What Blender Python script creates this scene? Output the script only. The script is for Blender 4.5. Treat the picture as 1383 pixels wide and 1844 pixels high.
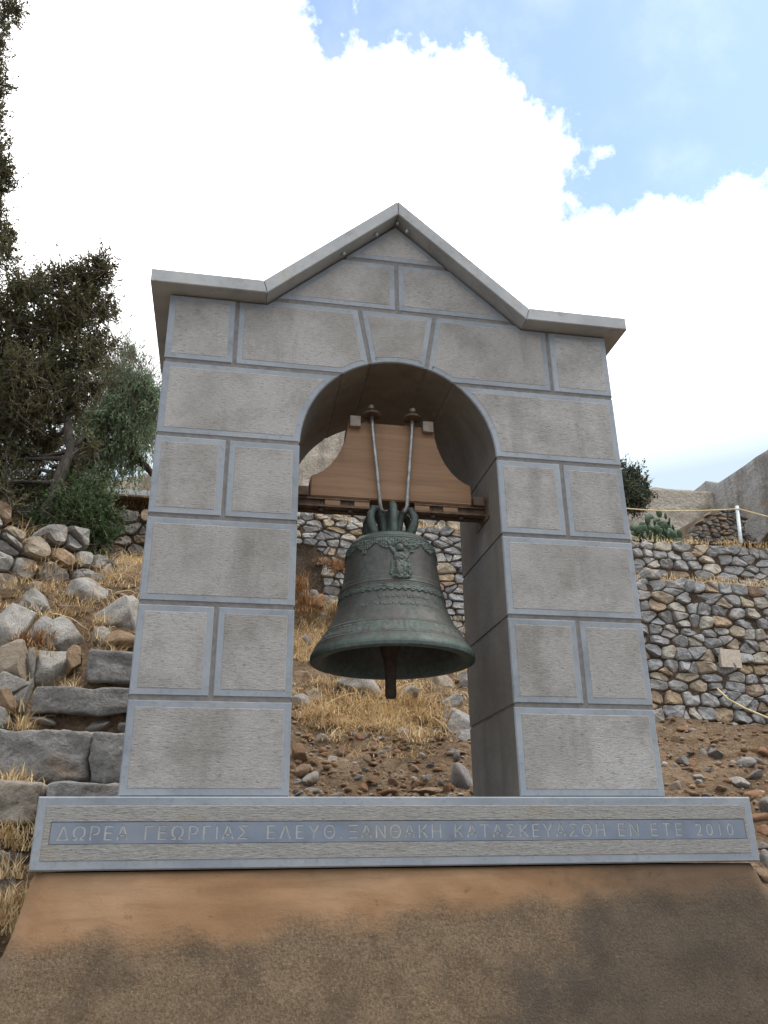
import bpy, bmesh, math, random
import numpy as np
from mathutils import Vector, Matrix, noise as mn

# ------------------------------------------------------------------ scene, camera, sky, sun, exposure
for o in list(bpy.data.objects):
    bpy.data.objects.remove(o, do_unlink=True)
S = bpy.context.scene
C = S.collection
R = math.radians
# world: x along the arch front, y away from the camera, z = 0 at the top of the inscribed slab
CAM = np.array([-0.5916, -2.7791, -0.1855]); PITCH, YAW, ROLL, FPX = 0.3944, 0.1871, -0.0126, 1504.98
_f = np.array([math.sin(YAW)*math.cos(PITCH), math.cos(YAW)*math.cos(PITCH), math.sin(PITCH)])
_r = np.array([math.cos(YAW), -math.sin(YAW), 0.0]); _u = np.cross(_r, _f)
RI = math.cos(ROLL)*_r + math.sin(ROLL)*_u; UP = -math.sin(ROLL)*_r + math.cos(ROLL)*_u; FW = _f
def ray(px, py):
    return FW + RI*(px-691.5)/FPX - UP*(py-922)/FPX
def at(px, py, y):                      # photo pixel seen on the plane at depth y
    d = ray(px, py); t = (y-CAM[1])/d[1]
    return Vector(CAM + t*d)
def mpp(px, py, y):                     # metres per photo pixel there
    d = ray(px, py); return float((y-CAM[1])/d[1])/FPX
cam = bpy.data.cameras.new('camera'); co = bpy.data.objects.new('camera', cam); C.objects.link(co)
M = Matrix.Identity(4)
for i in range(3):
    M[i][0], M[i][1], M[i][2], M[i][3] = RI[i], UP[i], -FW[i], CAM[i]
co.matrix_world = M
cam.sensor_fit = 'VERTICAL'; cam.sensor_height = 24.0; cam.lens = FPX/1844*24.0
cam.clip_start = 0.05; cam.clip_end = 3000
S.camera = co
S.render.resolution_x, S.render.resolution_y = 768, 1024
S.render.engine = 'CYCLES'
S.view_settings.view_transform = 'Standard'; S.view_settings.look = 'None'
S.view_settings.gamma = 1.0; S.view_settings.use_curve_mapping = False
S.view_settings.exposure = 1.32

SUN_EL, SUN_AZ = R(58), R(108)          # azimuth from +y (behind the arch) towards +x
sd = Vector((math.sin(SUN_AZ)*math.cos(SUN_EL), math.cos(SUN_AZ)*math.cos(SUN_EL), math.sin(SUN_EL)))
sl = bpy.data.lights.new('sun', 'SUN'); sl.energy = 0.8; sl.angle = R(18); sl.color = (1.0, 0.955, 0.89)
so = bpy.data.objects.new('sun', sl); C.objects.link(so)
so.rotation_euler = sd.to_track_quat('Z', 'Y').to_euler(); so.location = sd*60

W = bpy.data.worlds.new('World'); S.world = W; W.use_nodes = True
nt = W.node_tree; N = nt.nodes; LK = nt.links
for n in list(N): N.remove(n)
def wn(t, **k):
    n = N.new(t)
    for a, b in k.items(): setattr(n, a, b)
    return n
def wm(op, a, b=None, c=None, clamp=False):
    n = wn('ShaderNodeMath', operation=op, use_clamp=clamp)
    for i, v in enumerate((a, b, c)):
        if v is None: continue
        if isinstance(v, (int, float)): n.inputs[i].default_value = v
        else: LK.new(v, n.inputs[i])
    return n.outputs[0]
sky = wn('ShaderNodeTexSky', sky_type='NISHITA', sun_disc=False, sun_elevation=SUN_EL, sun_rotation=SUN_AZ,
         air_density=1.0, dust_density=0.5, ozone_density=0.2)
tc = wn('ShaderNodeTexCoord')
nz = wn('ShaderNodeTexNoise'); nz.inputs['Scale'].default_value = 5.5; nz.inputs['Detail'].default_value = 9; nz.inputs['Roughness'].default_value = 0.6
LK.new(tc.outputs['Generated'], nz.inputs['Vector'])
nz2 = wn('ShaderNodeTexNoise'); nz2.inputs['Scale'].default_value = 2.2; nz2.inputs['Detail'].default_value = 5
LK.new(tc.outputs['Generated'], nz2.inputs['Vector'])
def skydir(px, py):
    d = ray(px, py); return d/np.linalg.norm(d)
# openings of blue between the clouds: those in view, then others spread round the whole sky
opens = [(skydir(1215, 165), 0.135), (skydir(1330, 60), 0.165), (skydir(1090, 30), 0.125), (skydir(940, -5), 0.075), (skydir(820, -15), 0.07),
         (skydir(700, -10), 0.07), (skydir(600, -30), 0.068), (skydir(1110, 300), 0.075), (skydir(1040, 385), 0.035), (skydir(1330, 210), 0.05), (skydir(20, 330), -0.005)]
rs = random.Random(5)
for k in range(16):
    while True:
        v = np.array([rs.uniform(-1, 1), rs.uniform(-1, 1), rs.uniform(0.15, 1)])
        v /= np.linalg.norm(v)
        if v@FW < 0.62: break
    opens.append((v, rs.uniform(0.10, 0.24)))
val = None
for c, r in opens:
    dn = wn('ShaderNodeVectorMath', operation='DISTANCE')
    LK.new(tc.outputs['Generated'], dn.inputs[0]); dn.inputs[1].default_value = tuple(float(q) for q in c)
    e = wm('SUBTRACT', float(r), dn.outputs['Value'])
    val = e if val is None else wm('MAXIMUM', val, e)
nz3 = wn('ShaderNodeTexNoise'); nz3.inputs['Scale'].default_value = 22; nz3.inputs['Detail'].default_value = 6; nz3.inputs['Roughness'].default_value = 0.62
LK.new(tc.outputs['Generated'], nz3.inputs['Vector'])
val = wm('ADD', val, wm('ADD', wm('MULTIPLY', wm('SUBTRACT', nz.outputs['Fac'], 0.5), 0.17), wm('MULTIPLY', wm('SUBTRACT', nz3.outputs['Fac'], 0.5), 0.085)))
mr = wn('ShaderNodeMapRange', interpolation_type='SMOOTHSTEP'); LK.new(val, mr.inputs['Value'])
mr.inputs['From Min'].default_value = -0.018; mr.inputs['From Max'].default_value = 0.042
mr.inputs['To Min'].default_value = 1.0; mr.inputs['To Max'].default_value = 0.0     # a veil of thin cloud stays in the gaps
# cloud tone: white, a little greyer where thick noise says so and towards the horizon
sx = wn('ShaderNodeSeparateXYZ'); LK.new(tc.outputs['Generated'], sx.inputs[0])
lowm = wn('ShaderNodeMapRange'); LK.new(sx.outputs['Z'], lowm.inputs['Value'])
lowm.inputs['From Min'].default_value = 0.40; lowm.inputs['From Max'].default_value = 0.64
lowm.inputs['To Min'].default_value = 0.06; lowm.inputs['To Max'].default_value = 1.0
shade = wm('MULTIPLY', lowm.outputs[0], wm('ADD', 0.82, wm('MULTIPLY', nz2.outputs['Fac'], 0.36)))
cc = wn('ShaderNodeMix', data_type='RGBA'); LK.new(shade, cc.inputs[0])
cc.inputs[6].default_value = (1.75, 2.25, 2.65, 1); cc.inputs[7].default_value = (10.4, 10.2, 10.0, 1)
wsp = wn('ShaderNodeMapRange', interpolation_type='SMOOTHSTEP'); LK.new(nz.outputs['Fac'], wsp.inputs['Value'])
wsp.inputs['From Min'].default_value = 0.44; wsp.inputs['From Max'].default_value = 0.75; wsp.inputs['To Min'].default_value = 0.028; wsp.inputs['To Max'].default_value = 0.10
mx = wn('ShaderNodeMix', data_type='RGBA'); LK.new(wm('MAXIMUM', mr.outputs[0], wsp.outputs[0]), mx.inputs[0])
LK.new(sky.outputs[0], mx.inputs[6]); LK.new(cc.outputs[2], mx.inputs[7])
bg = wn('ShaderNodeBackground'); bg.inputs['Strength'].default_value = 0.13
LK.new(mx.outputs[2], bg.inputs['Color'])
wo = wn('ShaderNodeOutputWorld'); LK.new(bg.outputs[0], wo.inputs['Surface'])

# ------------------------------------------------------------------ helpers
def mesh_obj(name, V, F, mat=None, parent=None, smooth=False, mats=None, fm=None):
    me = bpy.data.meshes.new(name); me.from_pydata([tuple(v) for v in V], [], F)
    for m in (mats or ([mat] if mat else [])): me.materials.append(m)
    if fm is not None: me.polygons.foreach_set('material_index', fm)
    if smooth: me.polygons.foreach_set('use_smooth', [True]*len(me.polygons))
    me.update()
    return link(name, me, parent)
def link(name, me, parent=None):
    o = bpy.data.objects.new(name, me); C.objects.link(o)
    if parent is not None: o.parent = parent
    return o
def big_mesh(name, V, F, mat, parent=None, smooth=False):   # numpy arrays, faces of equal size
    V = np.asarray(V, dtype=np.float32); F = np.asarray(F, dtype=np.int32); k = F.shape[1]
    me = bpy.data.meshes.new(name)
    me.vertices.add(len(V)); me.vertices.foreach_set('co', V.ravel())
    me.loops.add(F.size); me.loops.foreach_set('vertex_index', F.ravel())
    me.polygons.add(len(F)); me.polygons.foreach_set('loop_start', np.arange(0, F.size, k, dtype=np.int32))
    me.polygons.foreach_set('loop_total', np.full(len(F), k, dtype=np.int32))
    if smooth: me.polygons.foreach_set('use_smooth', np.ones(len(F), dtype=bool))
    me.materials.append(mat); me.update(calc_edges=True); me.validate()
    return link(name, me, parent)
def empty(name, loc=(0, 0, 0)):
    o = bpy.data.objects.new(name, None); C.objects.link(o); o.location = loc; o.empty_display_size = .1
    return o
def tag(o, label=None, cat=None, group=None, kind=None):
    if label: o['label'] = label
    if cat: o['category'] = cat
    if group: o['group'] = group
    if kind: o['kind'] = kind
    return o
def fix_normals(o):
    bm = bmesh.new(); bm.from_mesh(o.data); bmesh.ops.recalc_face_normals(bm, faces=bm.faces); bm.to_mesh(o.data); bm.free(); return o
def tube(path, rad, seg=8, cap=True):
    path = [Vector(p) for p in path]; n = len(path)
    rad = rad if isinstance(rad, (list, tuple)) else [rad]*n
    V, F = [], []; ref = None
    for i, p in enumerate(path):
        t = (path[min(i+1, n-1)] - path[max(i-1, 0)]).normalized()
        if ref is None: ref = t.orthogonal().normalized()
        a = (ref - t*ref.dot(t)).normalized(); ref = a; b = t.cross(a)
        for k in range(seg):
            q = 2*math.pi*k/seg; V.append(p + (a*math.cos(q) + b*math.sin(q))*rad[i])
    for i in range(n-1):
        for k in range(seg):
            F.append((i*seg+k, i*seg+(k+1) % seg, (i+1)*seg+(k+1) % seg, (i+1)*seg+k))
    if cap: F.append(tuple(range(seg-1, -1, -1))); F.append(tuple((n-1)*seg+k for k in range(seg)))
    return V, F
def merge(parts):
    V, F = [], []
    for v, f in parts:
        b = len(V); V += list(v); F += [tuple(i+b for i in q) for q in f]
    return V, F
def box(x0, x1, y0, y1, z0, z1, bev=0.0):
    bm = bmesh.new(); bmesh.ops.create_cube(bm, size=1)
    for v in bm.verts: v.co = Vector(((x0+x1)/2+v.co.x*(x1-x0), (y0+y1)/2+v.co.y*(y1-y0), (z0+z1)/2+v.co.z*(z1-z0)))
    if bev: bmesh.ops.bevel(bm, geom=list(bm.edges), offset=bev, segments=2, affect='EDGES', profile=.6)
    bm.verts.ensure_lookup_table(); bm.verts.index_update()
    V = [v.co.copy() for v in bm.verts]; F = [tuple(v.index for v in f.verts) for f in bm.faces]; bm.free()
    return V, F
def lathe(prof, seg, cx=0, cy=0, cz=0):
    V, F = [], []; n = len(prof)
    for r, z in prof:
        for k in range(seg):
            a = 2*math.pi*k/seg; V.append((cx+r*math.cos(a), cy+r*math.sin(a), cz+z))
    for i in range(n-1):
        for k in range(seg):
            F.append((i*seg+k, i*seg+(k+1) % seg, (i+1)*seg+(k+1) % seg, (i+1)*seg+k))
    return V, F
def fbm(p, oct=4, lac=2.0):
    s, a = 0.0, 1.0; p = Vector(p)
    for _ in range(oct):
        s += a*mn.noise(p); p = p*lac + Vector((3.1, 7.7, 1.3)); a *= .5
    return s

# ------------------------------------------------------------------ materials
class NB:
    def __init__(s, name):
        s.m = bpy.data.materials.new(name); s.m.use_nodes = True; s.t = s.m.node_tree; s.n = s.t.nodes; s.l = s.t.links
        s.b = s.n['Principled BSDF']
    def node(s, t, **k):
        n = s.n.new(t)
        for a, b in k.items(): setattr(n, a, b)
        return n
    def put(s, v, sock):
        if isinstance(v, (int, float)): sock.default_value = v
        elif isinstance(v, (tuple, list)): sock.default_value = tuple(v) if len(v) == 4 or sock.type == 'VECTOR' else tuple(v)+(1,)
        else: s.l.new(v, sock)
    def coord(s, scale=(1, 1, 1), rot=(0, 0, 0), off=None):
        t = s.node('ShaderNodeTexCoord'); mp = s.node('ShaderNodeMapping'); s.l.new(t.outputs['Object'], mp.inputs[0])
        mp.inputs['Scale'].default_value = scale; mp.inputs['Rotation'].default_value = rot
        if off is not None: s.l.new(off, mp.inputs['Location'])
        return mp.outputs[0]
    def noise(s, co, scale, detail=4, rough=.55, dist=0.0):
        n = s.node('ShaderNodeTexNoise'); s.l.new(co, n.inputs['Vector']); n.inputs['Scale'].default_value = scale
        n.inputs['Detail'].default_value = detail; n.inputs['Roughness'].default_value = rough; n.inputs['Distortion'].default_value = dist
        return n.outputs['Fac']
    def vor(s, co, scale, feat='F1'):
        n = s.node('ShaderNodeTexVoronoi', feature=feat); s.l.new(co, n.inputs['Vector']); n.inputs['Scale'].default_value = scale
        return n.outputs['Distance']
    def math(s, op, a, b=None, clamp=False):
        n = s.node('ShaderNodeMath', operation=op, use_clamp=clamp); s.put(a, n.inputs[0])
        if b is not None: s.put(b, n.inputs[1])
        return n.outputs[0]
    def rng(s, v, a, b, c=0.0, d=1.0):
        n = s.node('ShaderNodeMapRange', interpolation_type='SMOOTHSTEP'); s.l.new(v, n.inputs[0])
        for i, q in enumerate((a, b, c, d)): n.inputs[1+i].default_value = q
        return n.outputs[0]
    def mix(s, f, a, b, mode='MIX'):
        n = s.node('ShaderNodeMix', data_type='RGBA', blend_type=mode); s.put(f, n.inputs[0]); s.put(a, n.inputs[6]); s.put(b, n.inputs[7])
        return n.outputs[2]
    def ramp(s, f, stops, interp='LINEAR'):
        n = s.node('ShaderNodeValToRGB'); s.l.new(f, n.inputs[0]); cr = n.color_ramp; cr.interpolation = interp
        while len(cr.elements) < len(stops): cr.elements.new(.5)
        for e, (p, c) in zip(cr.elements, stops): e.position = p; e.color = tuple(c)+(1,)
        return n.outputs[0]
    def rand(s):
        return s.node('ShaderNodeObjectInfo').outputs['Random']
    def randvec(s, k=40.0):
        n = s.node('ShaderNodeCombineXYZ'); r = s.rand()
        for i, q in enumerate((k, k*1.7, k*.6)): s.l.new(s.math('MULTIPLY', r, q), n.inputs[i])
        return n.outputs[0]
    def bump(s, h, strength, dist=.01, prev=None):
        n = s.node('ShaderNodeBump'); s.l.new(h, n.inputs['Height']); n.inputs['Strength'].default_value = strength; n.inputs['Distance'].default_value = dist
        if prev is not None: s.l.new(prev, n.inputs['Normal'])
        return n.outputs[0]
    def out(s, col, rough=.85, normal=None, metal=0.0, spec=.3):
        s.put(col, s.b.inputs['Base Color']); s.put(rough, s.b.inputs['Roughness']); s.put(metal, s.b.inputs['Metallic'])
        s.b.inputs['Specular IOR Level'].default_value = spec
        if normal is not None: s.l.new(normal, s.b.inputs['Normal'])
        return s.m
def hexc(r, g, b):
    f = lambda c: ((c/255+.055)/1.055)**2.4 if c > 10 else c/255/12.92
    return (f(r), f(g), f(b))

def m_margin():
    b = NB('dressed_stone_margin'); off = b.randvec(); c = b.coord(off=off)
    n1 = b.noise(c, 6, 5); n2 = b.noise(c, 60, 4)
    col = b.ramp(n1, [(.3, (.215, .238, .264)), (.5, (.258, .283, .312)), (.72, (.305, .322, .342))])
    col = b.mix(b.rng(n2, .52, .75, 0, .5), col, (.17, .172, .178))
    col = b.mix(b.rng(b.noise(c, 4.5, 6, .68), .5, .66, 0, .55), col, b.mix(1.0, col, (.74, .73, .71), 'MULTIPLY'))
    col = b.mix(b.rng(b.noise(c, 14, 5, .6), .56, .74, 0, .55), col, (.27, .262, .25))
    col = b.mix(b.math('MULTIPLY', b.rand(), .5), col, b.mix(1.0, col, (.80, .79, .78), 'MULTIPLY'))
    return b.out(col, .75, b.bump(n2, .25, .004))
def m_tooled():
    b = NB('tooled_stone_face'); off = b.randvec()
    c = b.coord((48, 48, 210), off=off); c2 = b.coord(off=off); cf = b.coord((95, 95, 400), rot=(0, R(2.5), 0), off=off)
    st = b.noise(c, 1.0, 4, .65, .15); fine = b.noise(cf, 1.0, 2, .6, .1); bl = b.noise(c2, 3.2, 5, .6); gr = b.noise(c2, 150, 3, .7)
    v = b.math('ADD', b.math('MULTIPLY', st, .5), b.math('ADD', b.math('MULTIPLY', fine, .3), b.math('MULTIPLY', gr, .2)))
    col = b.ramp(v, [(.33, (.225, .216, .205)), (.43, (.325, .315, .30)), (.55, (.375, .364, .347)), (.68, (.435, .424, .405))])
    col = b.mix(b.rng(bl, .40, .66, 0, .75), col, b.mix(1.0, col, (.68, .66, .635), 'MULTIPLY'))
    col = b.mix(b.rng(b.noise(c2, 7.5, 6, .68), .5, .68, 0, .5), col, b.mix(1.0, col, (.72, .70, .67), 'MULTIPLY'))
    col = b.mix(b.rng(b.noise(c2, 9, 4, .6), .6, .8, 0, .3), col, (.36, .325, .28))
    rv = b.rand(); col = b.mix(b.math('MULTIPLY', rv, .8), col, b.mix(1.0, col, (.80, .785, .77), 'MULTIPLY'))
    stk = b.rng(b.noise(b.coord((7, 7, .9), off=off), 1, 5, .6), .54, .72, 0, .5); col = b.mix(stk, col, b.mix(1.0, col, (.60, .58, .56), 'MULTIPLY'))
    pit = b.rng(b.noise(b.coord((60, 60, 240), off=off), 1, 2, .5), .30, .38, 1.0, 0.0)
    col = b.mix(b.math('MULTIPLY', pit, .55), col, (.12, .115, .11))
    h = b.math('ADD', b.math('MULTIPLY', st, .6), b.math('ADD', b.math('MULTIPLY', fine, .4), b.math('MULTIPLY', pit, -.35)))
    nrm = b.bump(h, .42, .006); nrm = b.bump(gr, .35, .003, nrm)
    return b.out(col, .95, nrm, spec=.15)
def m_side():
    b = NB('shade_toned_stone_side'); off = b.randvec(); c = b.coord(off=off)
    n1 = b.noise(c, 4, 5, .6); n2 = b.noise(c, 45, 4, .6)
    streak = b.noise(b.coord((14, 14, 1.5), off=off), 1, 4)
    col = b.ramp(n1, [(.3, (.135, .12, .102)), (.55, (.175, .155, .132)), (.75, (.215, .192, .165))])  # browns darkened to put the reveal and soffit shade into the colour
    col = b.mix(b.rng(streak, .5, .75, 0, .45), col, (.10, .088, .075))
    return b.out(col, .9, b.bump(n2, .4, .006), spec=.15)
def m_mortar():
    b = NB('joint_mortar'); c = b.coord(); n = b.noise(c, 40, 4)
    return b.out(b.ramp(n, [(.3, (.135, .126, .116)), (.7, (.20, .188, .175))]), .95, b.bump(n, .5, .004))
def m_cap():
    b = NB('coping_stone'); off = b.randvec(); c = b.coord(off=off)
    n1 = b.noise(c, 5, 5, .6); n2 = b.noise(c, 70, 4)
    col = b.ramp(n1, [(.3, (.285, .292, .298)), (.55, (.355, .362, .364)), (.75, (.42, .42, .412))])
    col = b.mix(b.rng(b.noise(b.coord((18, 18, 3), off=off), 1, 4), .58, .75, 0, .5), col, (.36, .32, .26))
    col = b.mix(b.rng(b.noise(c, 11, 6, .7), .5, .68, 0, .5), col, (.22, .215, .205))
    return b.out(col, .8, b.bump(n2, .25, .004))
def m_band():
    b = NB('polished_band'); c = b.coord(); n1 = b.noise(c, 9, 5, .6); n2 = b.noise(c, 60, 3)
    col = b.ramp(n1, [(.32, (.125, .145, .178)), (.5, (.16, .187, .232)), (.7, (.195, .215, .25))])
    col = b.mix(b.rng(b.noise(c, 3.2, 4), .52, .7, 0, .7), col, (.185, .185, .188))
    return b.out(col, .6, b.bump(n2, .12, .003))
def m_slabtool():
    b = NB('tooled_slab_face')
    c = b.coord((48, 48, 300)); c2 = b.coord()
    st = b.noise(c, 1.0, 4, .6, .2); bl = b.noise(c2, 3.5, 5, .6); gr = b.noise(c2, 150, 3, .7)
    v = b.math('ADD', b.math('MULTIPLY', st, .7), b.math('MULTIPLY', gr, .3))
    col = b.ramp(v, [(.34, (.155, .148, .137)), (.45, (.232, .225, .21)), (.58, (.275, .268, .25)), (.70, (.34, .332, .31))])
    col = b.mix(b.rng(bl, .55, .72, 0, .5), col, (.26, .215, .155))
    return b.out(col, .95, b.bump(b.math('ADD', st, b.math('MULTIPLY', gr, .4)), .5, .006), spec=.15)
def m_plaster():
    b = NB('ochre_render'); t = b.node('ShaderNodeTexCoord'); sp = b.node('ShaderNodeSeparateXYZ'); b.l.new(t.outputs['Object'], sp.inputs[0])
    c = b.coord(); cs = b.coord((1, 1, 2.6)); X, Zc = sp.outputs['X'], sp.outputs['Z']
    n1 = b.noise(cs, 2.2, 6, .6, .4); n2 = b.noise(c, 120, 4, .75); n3 = b.noise(c, 6, 7, .68); tro = b.noise(b.coord((3, 3, 22), rot=(0, R(8), 0)), 1, 5, .6, .6); bl = b.noise(c, 13, 6, .7)
    up = b.ramp(n1, [(.28, (.225, .128, .066)), (.5, (.295, .178, .098)), (.72, (.35, .225, .134))])
    up = b.mix(b.rng(tro, .5, .72, 0, .55), up, (.225, .122, .062))
    up = b.mix(b.rng(n3, .56, .74, 0, .5), up, (.20, .11, .06))
    up = b.mix(b.rng(b.noise(c, 26, 5, .65), .62, .72, 0, .55), up, (.14, .082, .05))
    up = b.mix(b.rng(b.noise(c, 9, 3), .70, .76, 0, .5), up, (.40, .33, .25))
    lo = b.ramp(n2, [(.3, (.095, .065, .040)), (.5, (.17, .119, .075)), (.7, (.26, .19, .126))])
    lo = b.mix(b.rng(bl, .5, .68, 0, .55), lo, (.255, .18, .115))
    lo = b.mix(b.rng(b.math('ADD', b.math('MULTIPLY', n3, .6), b.math('ADD', b.math('MULTIPLY', bl, .25), b.math('MULTIPLY', b.noise(c, 45, 4, .7), .15))), .47, .60, 0, .52), lo, (.072, .056, .041))
    lo = b.mix(b.rng(b.vor(c, 60), .06, .16, .45, 0), lo, (.36, .31, .25))
    # edge of the old weathered coat: wavy, higher towards +x
    edge = b.math('ADD', b.math('ADD', Zc, .345), b.math('ADD', b.math('MULTIPLY', X, -.058), b.math('ADD', b.math('MULTIPLY', b.math('SUBTRACT', b.noise(c, 3.5, 7, .68), .5), .20), b.math('MULTIPLY', b.math('SUBTRACT', bl, .5), .05))))
    f = b.rng(edge, -.04, .035)
    col = b.mix(f, lo, up)
    sx_ = b.math('ADD', b.math('MULTIPLY', X, .55), b.math('MULTIPLY', Zc, -.55))       # darker towards +x and the bottom, ragged edge
    st = b.rng(b.math('ADD', sx_, b.math('MULTIPLY', b.math('ADD', n3, bl), .36)), .66, 1.0)
    col = b.mix(b.math('MULTIPLY', st, .62), col, (.058, .052, .044))
    h = b.math('ADD', b.math('MULTIPLY', n2, b.rng(edge, -.03, .03, .8, .15)), b.math('ADD', b.math('MULTIPLY', n3, .5), b.math('MULTIPLY', tro, .25)))
    h = b.math('ADD', h, b.math('MULTIPLY', f, .8))
    return b.out(col, .95, b.bump(h, .7, .010), spec=.12)
def m_wood():
    b = NB('varnished_wood'); c = b.coord((2.2, 2.2, 26)); n = b.noise(c, 1.4, 6, .6, .7); c2 = b.coord((6, 6, 110)); f = b.noise(c2, 1, 3)
    v = b.math('ADD', b.math('MULTIPLY', n, .7), b.math('MULTIPLY', f, .3))
    col = b.ramp(v, [(.30, (.165, .088, .044)), (.5, (.225, .125, .064)), (.70, (.275, .158, .085))])
    col = b.mix(b.rng(b.noise(b.coord((9, 9, 2)), 1, 4), .56, .72, 0, .4), col, (.10, .06, .038))
    return b.out(col, .6, b.bump(v, .25, .004), spec=.35)
def m_metal(name, a, c_, rough, metal, scale=30):
    b = NB(name); c = b.coord(); n = b.noise(c, scale, 5, .65)
    return b.out(b.ramp(n, [(.35, a), (.65, c_)]), rough, b.bump(n, .3, .003), metal)
def m_bronze(ornate=False):
    b = NB('patina_relief' if ornate else 'weathered_bronze'); t = b.node('ShaderNodeTexCoord'); sp = b.node('ShaderNodeSeparateXYZ'); b.l.new(t.outputs['Object'], sp.inputs[0])
    c = b.coord(); n = b.noise(c, 11, 6, .65); n2 = b.noise(c, 55, 4, .6); str_ = b.noise(b.coord((30, 30, 3)), 1, 5, .6)
    bz = b.ramp(n2, [(.3, (.046, .0435, .039)), (.7, (.078, .072, .063))])
    gr = b.ramp(n2, [(.3, (.046, .066, .057)), (.7, (.092, .13, .112))])
    low = b.rng(sp.outputs['Z'], .018, .048, .6, 0.0); high = b.rng(sp.outputs['Z'], .40, .47, 0.0, .5)
    f = b.math('ADD', b.math('MAXIMUM', low, high), b.math('MULTIPLY', b.math('SUBTRACT', b.math('ADD', b.math('MULTIPLY', n, .45), b.math('MULTIPLY', str_, .55)), .5), 2.4))
    f = b.math('ADD', f, .50 if ornate else .12, True)
    return b.out(b.mix(f, bz, gr), b.rng(n, .3, .7, .5, .68), b.bump(n2, .25, .003), .25, .4)
def m_rock(name, stops, dark=.5, lich=.35, scale=1.0):
    b = NB(name); off = b.randvec(); c = b.coord(off=off); r = b.rand()
    base = b.ramp(r, stops, 'CONSTANT')
    n1 = b.noise(c, 7*scale, 6, .65, .3); n2 = b.noise(c, 45*scale, 5, .65); n3 = b.noise(c, 16*scale, 5, .6)
    col = b.mix(b.rng(n1, .42, .68, 0, dark), base, b.mix(1, base, (.48, .45, .43), 'MULTIPLY'))
    col = b.mix(b.rng(n3, .56, .72, 0, lich), col, (.50, .48, .44))
    col = b.mix(b.rng(b.noise(c, 5*scale, 4), .55, .72, 0, .4), col, (.31, .19, .105))
    col = b.mix(b.rng(n2, .3, .52, .45, 0), col, (.06, .052, .045))
    h = b.math('ADD', n1, b.math('MULTIPLY', n2, .35))
    return b.out(col, .95, b.bump(h, .9, .03/scale), spec=.12)
GREY = [(0, (.30, .298, .295)), (.12, (.25, .248, .245)), (.24, (.35, .342, .33)), (.36, (.29, .282, .272)), (.48, (.38, .358, .325)), (.58, (.27, .268, .266)),
        (.66, (.38, .315, .235)), (.74, (.34, .255, .17)), (.80, (.40, .365, .305)), (.86, (.30, .225, .165)), (.90, (.44, .40, .33)), (.94, (.31, .305, .30))]
BOUL = [(0, (.31, .298, .28)), (.2, (.27, .255, .235)), (.4, (.36, .342, .312)), (.6, (.25, .238, .222)), (.75, (.33, .275, .21)), (.88, (.30, .21, .135))]
DARKG = [(0, (.14, .135, .13)), (.25, (.19, .175, .155)), (.5, (.22, .17, .12)), (.7, (.12, .115, .115)), (.85, (.24, .21, .18))]  # darker grey and brown stone tones
STEPG = [(0, (.225, .218, .208)), (.3, (.265, .248, .225)), (.6, (.205, .198, .188)), (.8, (.28, .245, .20))]
LOOSE = [(0, (.25, .235, .22)), (.14, (.37, .34, .30)), (.26, (.27, .17, .10)), (.42, (.32, .22, .145)), (.58, (.23, .205, .18)), (.72, (.42, .38, .33)), (.8, (.29, .165, .095))]
def m_earth(name, a, b_, c_, sc=1.0, pale=(.42, .36, .28)):
    b = NB(name); c = b.coord(); n1 = b.noise(c, 2.5*sc, 7, .65, .3); n2 = b.noise(c, 28*sc, 6, .7); n3 = b.noise(c, 7*sc, 5, .6)
    col = b.ramp(n1, [(.3, a), (.5, b_), (.7, c_)])
    col = b.mix(b.rng(n2, .35, .55, .6, 0), col, tuple(q*.45 for q in a))
    col = b.mix(b.rng(b.vor(c, 26*sc), .10, .25, .6, 0), col, pale)
    col = b.mix(b.rng(n3, .55, .75, 0, .4), col, pale)
    return b.out(col, 1.0, b.bump(b.math('ADD', n2, b.math('MULTIPLY', n3, .6)), 1.0, .05/sc), spec=.08)
def m_fort(name='fort_render', warm=1.0):
    b = NB(name); c = b.coord(); n1 = b.noise(c, .5, 7, .65, .4); n2 = b.noise(c, 5, 6, .7); st = b.noise(b.coord((2.2, 2.2, .35)), 1, 6, .65)
    col = b.ramp(n1, [(.3, (.36, .31, .25)), (.5, (.46, .41, .345)), (.7, (.54, .495, .435))] if warm == 1.0 else [(.3, (.32, .305, .285)), (.5, (.40, .385, .36)), (.7, (.48, .46, .43))])
    col = b.mix(b.rng(st, .46, .62, 0, .8), col, (.20, .175, .15))
    col = b.mix(b.rng(n2, .52, .68, 0, .55), col, (.50, .455, .39))
    col = b.mix(b.rng(b.noise(c, 2.2, 5), .6, .72, 0, .6), col, (.36, .215, .12))
    return b.out(col, 1.0, b.bump(b.math('ADD', n2, b.noise(c, 14, 5, .7)), 1.0, .09), spec=.1)
def m_leaf(name, cols, trans=.25):
    b = NB(name); g = b.node('ShaderNodeNewGeometry'); c = b.coord(); n = b.noise(c, 2.0, 4)
    v = b.math('ADD', b.math('MULTIPLY', g.outputs['Random Per Island'], .6), b.math('MULTIPLY', n, .4))
    col = b.ramp(v, [(.2+.6*i/(len(cols)-1), k) for i, k in enumerate(cols)])
    b.b.inputs['Subsurface Weight'].default_value = 0.0
    m = b.out(col, .7, None, spec=.2)
    tr = b.node('ShaderNodeBsdfTranslucent'); b.put(col, tr.inputs['Color']); mx_ = b.node('ShaderNodeMixShader'); mx_.inputs[0].default_value = trans
    b.l.new(b.b.outputs[0], mx_.inputs[1]); b.l.new(tr.outputs[0], mx_.inputs[2])
    b.l.new(mx_.outputs[0], b.n['Material Output'].inputs['Surface'])
    return m
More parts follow.
